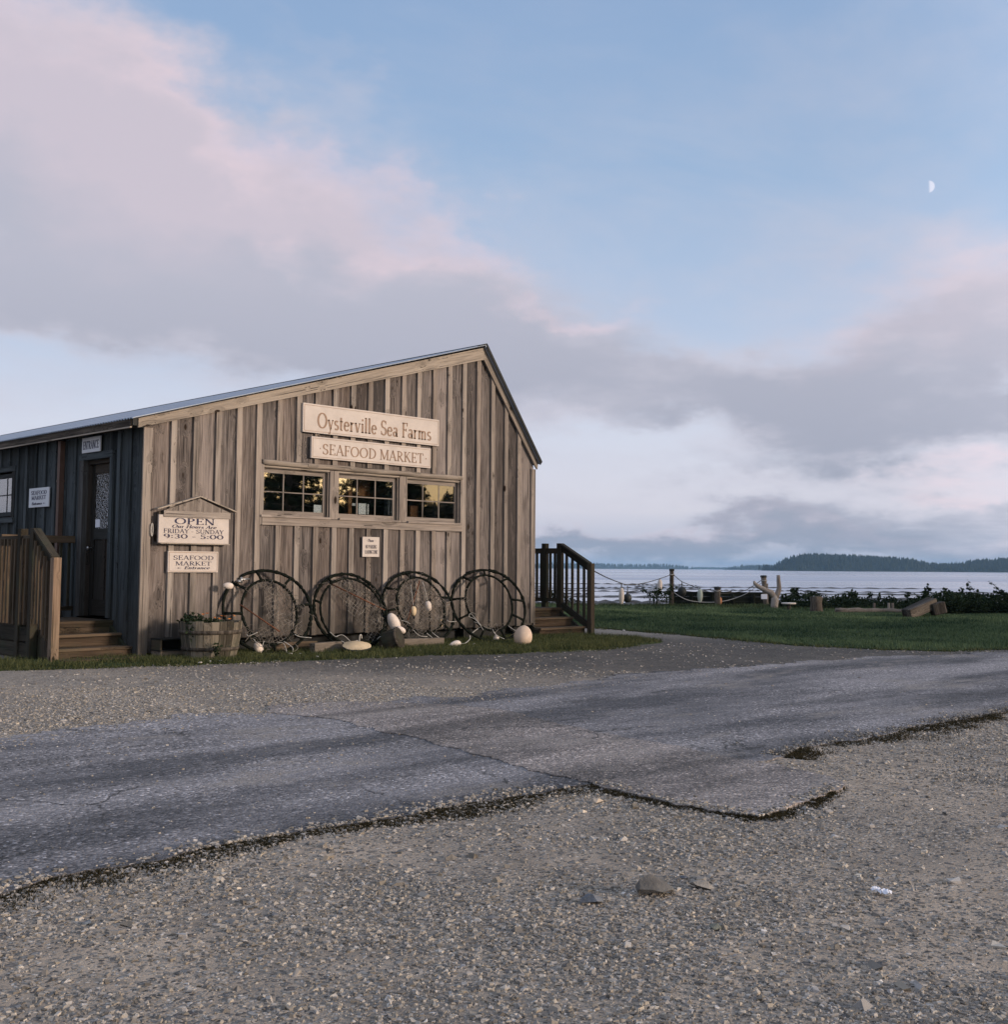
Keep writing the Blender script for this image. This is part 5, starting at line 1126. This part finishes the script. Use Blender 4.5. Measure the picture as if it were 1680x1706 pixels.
# ------------------------------------------------------------------ half-barrel planter with flowers
p = G(338, 1101)+F0*.34
P = thing('barrel_planter', 'half-barrel wooden planter at the left of the front wall', 'planter', (p.x, p.y, 0)); P.scale = (1, 1, .98)
b = MB(); N = 24
for i in range(N):
    a0, a1 = 2*math.pi*(i+.03)/N, 2*math.pi*(i+.97)/N; tz = .50+rnd.uniform(-.02, .012); tn = (rnd.gauss(.55, .3), .2, .4)
    def rr_(z): return .325+.075*math.sin(min(1, z/.55)*1.5)
    zs = [0, .15, .3, tz]; vs = []; gr = []
    for z in zs:
        for (a, dr) in ((a0, 0), (a1, 0), (a1, -.03), (a0, -.03)): r_ = rr_(z)+dr; vs.append((r_*math.cos(a), r_*math.sin(a), z)); gr.append((a*.4+i, dr, z))
    fs = [(j*4+k, j*4+(k+1) % 4, j*4+4+(k+1) % 4, j*4+4+k) for j in range(3) for k in range(4)]+[(3, 2, 1, 0), (12, 13, 14, 15)]
    b.add(vs, fs, tn, gr)
b.build('tub', W_BARREL, P)
for (z0, z1) in ((.12, .165), (.335, .385)):
    b = MB(); b.lathe([(rr_(z0)+.001, z0), (rr_(z0)+.012, z0), (rr_(z1)+.012, z1), (rr_(z1)+.001, z1)], (0, 0, 0), 48, tone=(.3, .1, .1)); b.build('hoop', W_DARKLOG, P)
b = MB(); b.lathe([(.001, .40), (.34, .41), (.35, .43), (.001, .45)], (0, 0, 0), 24, jit=.02); b.build('soil', M_SOIL, P)
def leafcloud(b, c, rad, n, size, seed, flat=1., stems=0):
    rr = random.Random(seed)
    for i in range(n):
        while True:
            v = Vector((rr.uniform(-1, 1), rr.uniform(-1, 1), rr.uniform(-1, 1)))
            if v.length < 1 and mnoise.noise(Vector((v.x*2.2, v.y*2.2, v.z*2.2+seed))) > -.12-.25*(1-v.length): break
        q = Vector(c)+Vector((v.x*rad[0], v.y*rad[1], v.z*rad[2])); s = size*rr.uniform(.5, 1.3)
        a = Vector((rr.gauss(0, 1), rr.gauss(0, 1), rr.gauss(0, .6))).normalized(); w_ = a.cross(Vector((rr.gauss(0, 1), rr.gauss(0, 1), rr.gauss(0, 1)))).normalized()*s*.42
        m_ = q+a*s*.5; tn = rr.random(); b.add([q, m_+w_, q+a*s, m_-w_], [(0, 1, 2, 3)], (tn, tn, tn))
T = thing('flower_plant', 'straggling green plant with orange flowers growing in the barrel planter', 'plant', (p.x, p.y, .42))
b = MB(); leafcloud(b, (-.22, .12, .08), (.16, .14, .10), 260, .045, 3); leafcloud(b, (-.05, 0, .05), (.28, .2, .06), 220, .04, 5); leafcloud(b, (-.34, -.12, -.02), (.06, .06, .16), 120, .04, 8)
b.build('leaves', M_LEAF, T)
b = MB(); rr = random.Random(4)
for k in range(9):
    c = R0*(-.03+.045*k+rr.uniform(-.02, .02))+F0*rr.uniform(-.25, -.1)+Vector((0, 0, .11+rr.uniform(-.015, .035)+(.04 if k < 2 else 0)))
    for j in range(8):
        a = j*.785; dv = Vector((math.cos(a), math.sin(a), rr.uniform(-.1, .6)))*rr.uniform(.018, .03); sd_ = dv.cross(Vector((0, 0, 1))).normalized()*.012
        b.add([c, c+dv*.6+sd_, c+dv, c+dv*.6-sd_], [(0, 1, 2, 3)])
b.build('flowers', M_PETAL, T)
T = thing('ivy_sprig', 'sprig of dark leaves growing out between the barrel staves', 'plant', (p.x, p.y, .1)); q = -F0*.40+R0*.19
b = MB(); leafcloud(b, (q.x, q.y, .05), (.04, .04, .09), 70, .035, 9); b.build('leaves', M_LEAF, T); b = MB(); b.tube([(q.x, q.y, -.06), (q.x, q.y, .12)], .003, 4); b.build('stem', M_LEAF, T)
# open dark crate left of the planter
a = Vector((.13, -.33, 0)); P = thing('crate', 'small open-fronted dark crate between the steps and the barrel planter', 'crate', a); b = MB()
b.box((0, 0, .0), (.36, .02, .26)) if False else None
b.box((0, 0, .24), (.40, .26, .26)); b.box((0, 0, .10), (.40, .26, .115)); b.box((.0, .24, .115), (.40, .26, .24)); b.build('shell', M_BLACK, P); b = MB(); b.box((.0, .0, .116), (.02, .238, .239)); b.box((.38, .0, .116), (.40, .238, .239)); b.split('side', W_RAIL, P)
b = MB(); b.box((.01, .01, -.01), (.39, .25, .099)); b.build('base', W_DARKLOG, P)
# small hose ring on the wall edge
b = MB(); b.tube([(.115+.012*math.sin(a*.628), -.055, 1.66+.085*math.cos(a*.628)) for a in range(10)], .007, 6, True); tag(b.build('wall_ring', M_ROPE), 'thin white loop hanging at the left edge of the opening hours sign', 'loop')
p = W3(402, 965, -.06); b = MB(); b.tube([p+Vector((-.06, 0, -.02)), p+Vector((0, -.03, 0)), p+Vector((.11, -.03, .004))], .011, 8); b.tube([p+Vector((-.02, -.03, -.05)), p+Vector((-.02, -.03, .03))], .018, 8); b.tube([p+Vector((-.06, -.06, -.03)), p+Vector((-.06, .03, -.03))], .02, 8); tag(b.build('outdoor_tap', M_METAL), 'galvanised outdoor tap on the front wall above the leftmost crab hoop', 'tap')
# ------------------------------------------------------------------ shore line: posts, ropes, buoys, driftwood
def gp(px, py): return G(px, py, .0)
def shore_post(px, py0, py1, r, label, tilt=0., cap=True):
    g = gp(px, py0); f = (g-CAM).dot(F0); tp = at(px+tilt, py1, f); P = thing('mooring_post', label, 'post', (g.x, g.y, -.1), 'posts along the bay edge'); h_ = tp.z+.1
    b = MB(); d = Vector((tp.x-g.x, tp.y-g.y, h_)); b.tube([d*(i/8)+Vector((rnd.uniform(-.008, .008), rnd.uniform(-.008, .008), 0)) for i in range(9)], [r*rnd.uniform(.93, 1.06) for _ in range(9)], 12); b.build('shaft', W_DARKLOG, P)
    b = MB(); b.tube([d*.9+Vector((r*1.05*math.cos(a), r*1.05*math.sin(a), .01*math.sin(3*a))) for a in [i*.4488 for i in range(14)]], .014, 5, True); b.build('rope_lashing', M_ROPE, P)
    if cap: b = MB(); b.lathe([(r*1.15, 0), (r*1.25, .03), (r*1.1, .07), (.001, .075)], d, 10, jit=.15); b.build('cap', M_BUOYD, P)
    return g, f, tp
g1, f1, t1 = shore_post(1120, 1007, 951, .075, 'tallest weathered post at the bay edge, roped to both sides')
g2, f2, t2 = shore_post(1278, 1009, 962, .09, 'weathered post hung with ropes just behind the forked driftwood', -5)
g3, f3, t3 = shore_post(1196, 1009, 981, .10, 'short thick post between the two roped posts')
def line(label, pts, r=.012, mat=None):
    b = MB(); rope(b, pts, r, 7, 5); return tag(b.build('mooring_rope', mat or M_DROPE), label, 'rope', 'ropes strung along the bay edge')
nw = Vector((8.75, -.24, 1.16))
def mid(px, py, f): return at(px, py, f)
A = [nw, mid(1012, 962.5, 25), mid(1034, 971, 29), mid(1048, 974.5, 32), mid(1075, 971, 35), mid(1100, 964, 36.3), at(1118, 957.5, f1)]
line('dark rope sagging from the rear porch post to the tallest shore post', A)
line('dark rope sagging from the tallest shore post to the short thick post', [at(1122, 957, f1), at(1136, 968.5, f1), at(1150, 974.5, f1), at(1168, 982, f1), at(1184, 986.5, f1), at(1196, 987.5, f3)])
line('dark rope rising from the short post to the post behind the driftwood', [at(1198, 989, f3), at(1220, 987.5, f2), at(1242, 983.5, f2), at(1256, 975.5, f2), at(1274, 963.5, f2)])
line('pale rope hanging in a long low curve between the two shore posts', [at(1120, 979, f1), at(1124, 987, f1), at(1136, 995, f1-.3), at(1152, 1001, f1-.3), at(1180, 1003.5, f1-.3), at(1206, 1001.5, f1-.3), at(1230, 995, f1-.3), at(1250, 985.5, f2), at(1276, 966, f2)], .012, M_ROPE)
def hang(px, py0, py1, f, wpx, mat, label, top=None):
    a = at(px, py0, f); c = at(px, py1, f); L = (a-c).length; r_ = wpx/FPX*f/2
    P = floatbuoy((a+c)/2, (0.02, 0, 1), L, r_, mat, label, 'buoy', 'buoys hung along the bay edge', cat='buoy', egg=.4)
    if top is not None:
        b = MB(); b.tube([(0, 0, L/2-.01), (0, 0, L/2+(top/FPX*f))], .014, 5); b.build('cord', M_DROPE, P)
    return P
hang(1036, 979, 1007, 29, 9, M_BUOYW, 'long white buoy hanging nearest the rear porch', 6)
hang(1046, 989, 1004, 32, 14, M_BUOYD, 'black round buoy hanging beside the long white buoy', 13)
hang(1100, 965, 986, 36.3, 8, M_BUOYW, 'white buoy hanging high just left of the tallest post', 1)
hang(1137, 978, 994, f1, 14.5, M_BUOYD, 'black round buoy hanging just right of the tallest post', 10)
hang(1167, 981, 1004, f1, 9, M_BUOYG, 'pale green and white buoy hanging between the two posts', 2)
hang(1199, 994, 1009, f1-.4, 9, M_BUOYO, 'white and orange buoy leaning at the short thick post', 2)
p = at(1274, 994, f2-.3); b = MB(); b.box((p.x-.1, p.y-.01, p.z-.08), (p.x+.1, p.y+.01, p.z+.08), M=Matrix.Translation(p) @ Matrix.Rotation(YAW-R(90), 4, 'Z') @ Matrix.Translation(-p)); tag(b.build('name_plate', M_WHITE), 'small white plate below the post behind the driftwood', 'plate')
# low dark bulkhead of planks along the bank
P = thing('bulkhead', 'low dark plank wall along the bank between the shore posts', 'wall', (g1.x, g1.y, 0)); fb = f1+.25
a, c = at(1117, 1000, fb), at(1290, 1000, fb); ztop = at(1200, 988, fb).z
for k in range(3):
    b = MB(); z = -.05+k*(ztop+.09)/3+(ztop+.09)/6; b.beam(Vector((a.x-g1.x, a.y-g1.y, z)), Vector((c.x-g1.x, c.y-g1.y, z)), .09, (ztop+.09)/3-.004); b.build('plank', M_BLACKWOOD, P)
for k in range(6):
    b = MB(); q = a.lerp(c, k/5)-g1+F0*-.07; b.tube([(q.x, q.y, -.3), (q.x, q.y, ztop-.03)], .06, 8); b.build('stake', M_BLACKWOOD, P)
# forked driftwood
g = gp(1291, 1016); f = (g-CAM).dot(F0); P = thing('driftwood', 'pale forked driftwood trunk standing upright on the lawn edge', 'driftwood', (g.x, g.y, 0))
def q_(px, py, df=0): return at(px, py, f+df)-Vector((g.x, g.y, 0))
b = MB(); b.tube([q_(1291, 1018), q_(1291, 1008), q_(1292, 1000), q_(1291, 992)], [.10, .11, .115, .10], 12); b.tube([q_(1292, 996), q_(1285, 987), q_(1276, 983), q_(1264, 977), q_(1258, 972), q_(1257, 968)], [.10, .09, .075, .065, .05, .03], 12); b.tube([q_(1291, 998), q_(1296, 990), q_(1299, 980), q_(1298, 968), q_(1297.5, 958)], [.10, .085, .07, .06, .05], 12)
b.build('trunk', W_GREY, P)
for (x, y, x2, y2) in ((1278, 984, 1280, 972), (1296, 990, 1303, 984)):
    c = MB(); c.tube([q_(x, y), q_(x2, y2)], [.04, .012], 8); c.build('branch_stub', W_GREY, P)
# round white table-like disc
g = gp(1315, 1018); f = (g-CAM).dot(F0); P = thing('float_table', 'white disc on a stump beside the forked driftwood', 'table', (g.x, g.y, 0)); z = at(1315, 1004, f).z
b = MB(); b.lathe([(.001, z-.05), (.2, z-.045), (.215, z-.02), (.2, z), (.001, z+.005)], (0, 0, 0), 20); b.build('top', M_BUOYW, P); b = MB(); b.tube([(0, 0, -.05), (0.02, 0, z-.04)], [.07, .05], 8); b.build('stem', W_DARKLOG, P)
# stump
g = gp(1361, 1020); f = (g-CAM).dot(F0); P = thing('stump', 'upright cut tree stump standing right of the white disc', 'stump', (g.x, g.y, 0)); z = at(1361, 994, f).z
b = MB(); b.lathe([(.19, -.05), (.175, .1), (.165, z*.6), (.17, z-.02), (.155, z)], (0, 0, 0), 22, jit=.22); b.build('trunk', W_DARKLOG, P); b = MB(); b.lathe([(.155, z+.001), (.001, z+.006)], (0, 0, 0), 22, jit=.2); b.build('cut_face', W_GREY, P)
# long log lying down
g = gp(1452, 1022); f = (g-CAM).dot(F0); P = thing('log', 'long pale log lying flat along the lawn edge', 'log', (g.x, g.y, 0))
b = MB(); pts = [at(1393+(1508-1393)*i/12, 1017.5+.35*math.sin(i*1.3)+i*.12, f)-Vector((g.x, g.y, 0)) for i in range(13)]; b.tube(pts, [.085*(1+.15*math.sin(i*2.1)) for i in range(13)], 10); b.build('trunk', W_DARKLOG, P)
for (x, s) in ((1457, -.1), (1482, .04), (1488, .0)):
    g = gp(x, 1019); f_ = (g-CAM).dot(F0)+.15; b = MB(); a = at(x, 1019, f_); c = at(x-4*s*10*.2, 1004.5, f_); b.beam(a, c, .05, .09, upv=tuple(F0)); P = tag(b.build('stake', W_GREY, loc=tuple(a)), {1457: 'leaning pale wooden stake behind the long log', 1482: 'left one of two upright stakes behind the long log', 1488: 'right one of two upright stakes behind the long log'}[x], 'stake', 'stakes behind the long log')
# big squared timber resting on a block
g = gp(1520, 1030); f = (g-CAM).dot(F0); P = thing('timber', 'big weathered squared timber tilted up on a block at the lawn edge', 'timber', (g.x, g.y, 0)); og = Vector((g.x, g.y, 0))
b = MB()
for k in range(3):
    dd = F0*(k*.17-.1); b.beam(at(1513, 1024, f)-og+dd, at(1557, 1003.5, f+.5)-og+dd+Vector((0, 0, rnd.uniform(-.015, .015))), .14, .26, (rnd.uniform(.0, .5), .2, .3))
b.build('beam', W_DARKLOG, P, bevel=.02); b = MB(); b.beam(at(1566, 1023, f+.3)-og, at(1561, 1004, f+.3)-og, .34, .30, (.2, .1, .2), upv=tuple(F0)); b.build('block', W_DARKLOG, P, bevel=.03)
# brambles and shore plants
def bush(px, pytop, pybase, wpx, f, n, label, seed, leaf=.085, sprig=5, grp='brambles along the bay edge', depth=.8, name='bramble_bush'):
    c = at(px, (pytop+pybase)/2, f); rx = wpx/FPX*f/2; rz = (pybase-pytop)/FPX*f/2; g = Vector((c.x, c.y, -.05))
    P = thing(name, label, 'bush', g, grp, YAW-R(90)); rr = random.Random(seed)
    b = MB(); k = max(1, int(wpx/45))
    for i in range(k):
        u = (i+.5)/k*2-1; leafcloud(b, (u*rx*.9, rr.uniform(-.3, .3)*depth, c.z+.05-rz*.15+rr.uniform(-.1, .1)*rz), (rx/k*1.35, depth, rz*rr.uniform(.85, 1.1)), int(n*2.6/k), leaf*.72, seed+i)
    s = MB()
    for i in range(sprig):
        x = rr.uniform(-.9, .9)*rx; z0 = c.z+rz*.2; h_ = rr.uniform(.25, .7)*rz*1.6+.15; dx = rr.uniform(-.35, .35)
        pts = [(x, 0, max(.05, z0-.5)), (x+dx*.3, 0, z0+h_*.5), (x+dx, 0, z0+h_)]; rope(s, pts, .008, 4, 4)
        for j in range(12):
            q = Vector(pts[1]).lerp(Vector(pts[2]), rr.uniform(-.6, 1.1)); leafcloud(b, q, (.07, .07, .06), 3, leaf*1.1, seed*7+j)
    for i in range(8): x = rr.uniform(-.8, .8)*rx; s.tube([(x, 0, 0), (x*1.05, 0, c.z+rz*.3)], .012, 4)
    b.build('leaves', M_LEAF, P); s.build('stems', M_LEAF, P)
bush(1640, 983, 1024, 200, 32.0, 5000, 'broad dark bramble thicket at the right end of the lawn', 21, sprig=9)
bush(1575, 988, 1018, 100, 35.9, 1500, 'dense bramble bush behind the big tilted timber', 22, sprig=7)
bush(1480, 1000, 1016, 90, 36.0, 1100, 'low brambles behind the long log and its stakes', 23, sprig=4)
bush(1410, 992, 1014, 80, 36.2, 900, 'low loose brambles behind the left end of the long log', 24, sprig=5)
bush(1345, 988, 1012, 75, 36.2, 520, 'sparse leafy brambles between the driftwood and the stump', 25, sprig=8)
bush(1800, 980, 1028, 220, 32, 3200, 'bramble thicket at the far right edge of the photo', 26, sprig=7)
bush(1100, 985, 1002, 40, 35.8, 130, 'thin sprig of shore plant left of the tallest post', 27, sprig=6, leaf=.07, depth=.3)
bush(935, 990, 1006, 60, 35.8, 110, 'sparse shore plants seen through the rear porch railing', 28, sprig=6, leaf=.07, depth=.3)
bush(1330, 1000, 1016, 60, 35.0, 420, 'dark weeds at the foot of the forked driftwood', 29, sprig=2, depth=.4)
for i, (px, w_) in enumerate(((1320, 60), (1375, 60), (1430, 60), (1500, 70), (1545, 60))):
    bush(px, 998+rnd.uniform(-3, 2), 1018, w_, 35.0-.15*i, 500, ['dark weeds at the left foot of the stump', 'dark weeds at the right foot of the stump', 'dark weeds in front of the left end of the long log', 'dark weeds behind the right end of the long log', 'dark weeds behind the tilted timber'][i], 50+i, leaf=.075, sprig=3, depth=.6)
# tall rough grass where the lawn meets the bank
X = []; n = 26000; rr_ = rng.uniform(-6, 24, n); ff = 36.0-np.abs(rng.normal(0, .9, n)); X = CAM.x+F0.x*ff+R0.x*rr_; Y = CAM.y+F0.y*ff+R0.y*rr_
k = (rr_ > 6.5) | (ff > 35.2); X, Y, ff = X[k], Y[k], ff[k]
tag(blades('rough_grass', X, Y, np.zeros(len(X)), rng.uniform(.04, .16, len(X))+np.clip(((X-CAM.x)*R0.x+(Y-CAM.y)*R0.y-11)/6, 0, 1)*rng.uniform(0, .25, len(X)), np.full(len(X), .03), M_VERGE, .7, rng.uniform(0, .5, len(X))), 'tall rough grass on the bank along the bay', 'grass', kind='stuff')
# ------------------------------------------------------------------ trees across the car park, seen mirrored in the panes
def tree(loc, H, r_, n, seed, label, conifer=True):
    P = thing('fir_tree' if conifer else 'leafy_tree', label, 'tree', loc, 'trees mirrored in the front windows'); rr = random.Random(seed)
    b = MB(); b.tube([(0, 0, -.2), (.05, 0, H*.3), (-.03, .05, H*.65), (0, 0, H*.97)], [.24, .18, .1, .02], 10)
    lv = MB()
    for k in range(int(70 if conifer else 50)):
        z = H*(.10+.86*k/70) if conifer else H*rr.uniform(.25, .9); a = k*2.4+rr.uniform(-.3, .3); L = (r_*(1.05-z/H)**.7 if conifer else r_*math.sin(min(1, z/H)*3.0)**.6)*rr.uniform(.7, 1.15)
        dr = Vector((math.cos(a), math.sin(a), rr.uniform(-.22, .02) if conifer else rr.uniform(-.05, .4))); b.tube([(0, 0, z), Vector((0, 0, z))+dr*L*.5, Vector((0, 0, z))+dr*L+Vector((0, 0, -.06*L))], [.035, .02, .006], 5)
        for j in range(int(n*L/r_/45)):
            u = rr.uniform(.2, 1.05); q = Vector((0, 0, z))+dr*L*u+Vector((rr.gauss(0, .16), rr.gauss(0, .16), rr.gauss(-.08, .11)))
            s = rr.uniform(.16, .38); aa = Vector((rr.gauss(0, 1), rr.gauss(0, 1), rr.gauss(-.3, .5))).normalized(); w_ = aa.cross(Vector((rr.gauss(0, 1), rr.gauss(0, 1), rr.gauss(0, 1)))).normalized()*s*.35; tn = rr.random()
            lv.add([q, q+aa*s*.5+w_, q+aa*s, q+aa*s*.5-w_], [(0, 1, 2, 3)], (tn, tn, tn))
    b.build('trunk', W_DARKLOG, P); lv.build('crown', M_LEAF, P)
def mir(ang, D): return (-7.26+D*math.cos(R(ang)), 13.79+D*math.sin(R(ang)), 0)
tree(mir(-55.3, 50), 9.5, 3.2, 3000, 41, 'dark tree against the sunset mirrored in the left front window')
tree(mir(-51.2, 53), 7.6, 2.1, 4500, 43, 'dark tree mirrored in the middle front window')
for i, (x, y, H, lb) in enumerate(((27.5, -36, 12, 'nearest tall tree of the row beyond the car park'), (31, -34, 13, 'second tall tree of the row beyond the car park'), (40, -34, 12.5, 'third tall tree of the row beyond the car park'), (45.5, -35, 14, 'fourth tall tree of the row beyond the car park'), (51, -34, 13, 'fifth tall tree of the row beyond the car park'), (57, -35, 13, 'farthest tall tree of the row beyond the car park'))):
    tree((x, y, 0), H, 3.1, 8000, 60+i, lb)
tree(mir(-49.4, 56), 7.5, 1.6, 6000, 44, 'slim dark tree mirrored in the right front window')
# wood behind the car park
n = 900; a = R(1)*rng.uniform(-62, -18, n); D = rng.uniform(88, 110, n); V, F = [], []
Xc, Yc = -7+D*np.cos(a), D*np.sin(a); hh = rng.uniform(5., 8., n); wd = rng.uniform(1.2, 2.6, n); s = 7
an = np.arange(s)/s*2*np.pi
base = np.stack([Xc[:, None]+np.cos(an)*wd[:, None], Yc[:, None]+np.sin(an)*wd[:, None], np.zeros((n, s))], -1); mdl = np.stack([Xc[:, None]+np.cos(an+.4)*wd[:, None]*.7, Yc[:, None]+np.sin(an+.4)*wd[:, None]*.7, np.repeat((hh*.6)[:, None], s, 1)], -1); tp = np.stack([Xc, Yc, hh], -1)[:, None]
V = np.concatenate([base, mdl, tp], 1).reshape(-1, 3); bb = np.arange(n)*(2*s+1)
F = np.concatenate([np.stack([np.stack([bb+k, bb+(k+1) % s, bb+s+(k+1) % s], -1), np.stack([bb+k, bb+s+(k+1) % s, bb+s+k], -1), np.stack([bb+s+k, bb+s+(k+1) % s, bb+2*s], -1)], 1).reshape(-1, 3) for k in range(s)])
tag(nparray_mesh('woodland', V, F, M_FIR, tone=np.full((len(V), 3), .4)), 'dark low woodland mirrored along the bottom of the panes', 'woodland', kind='stuff')
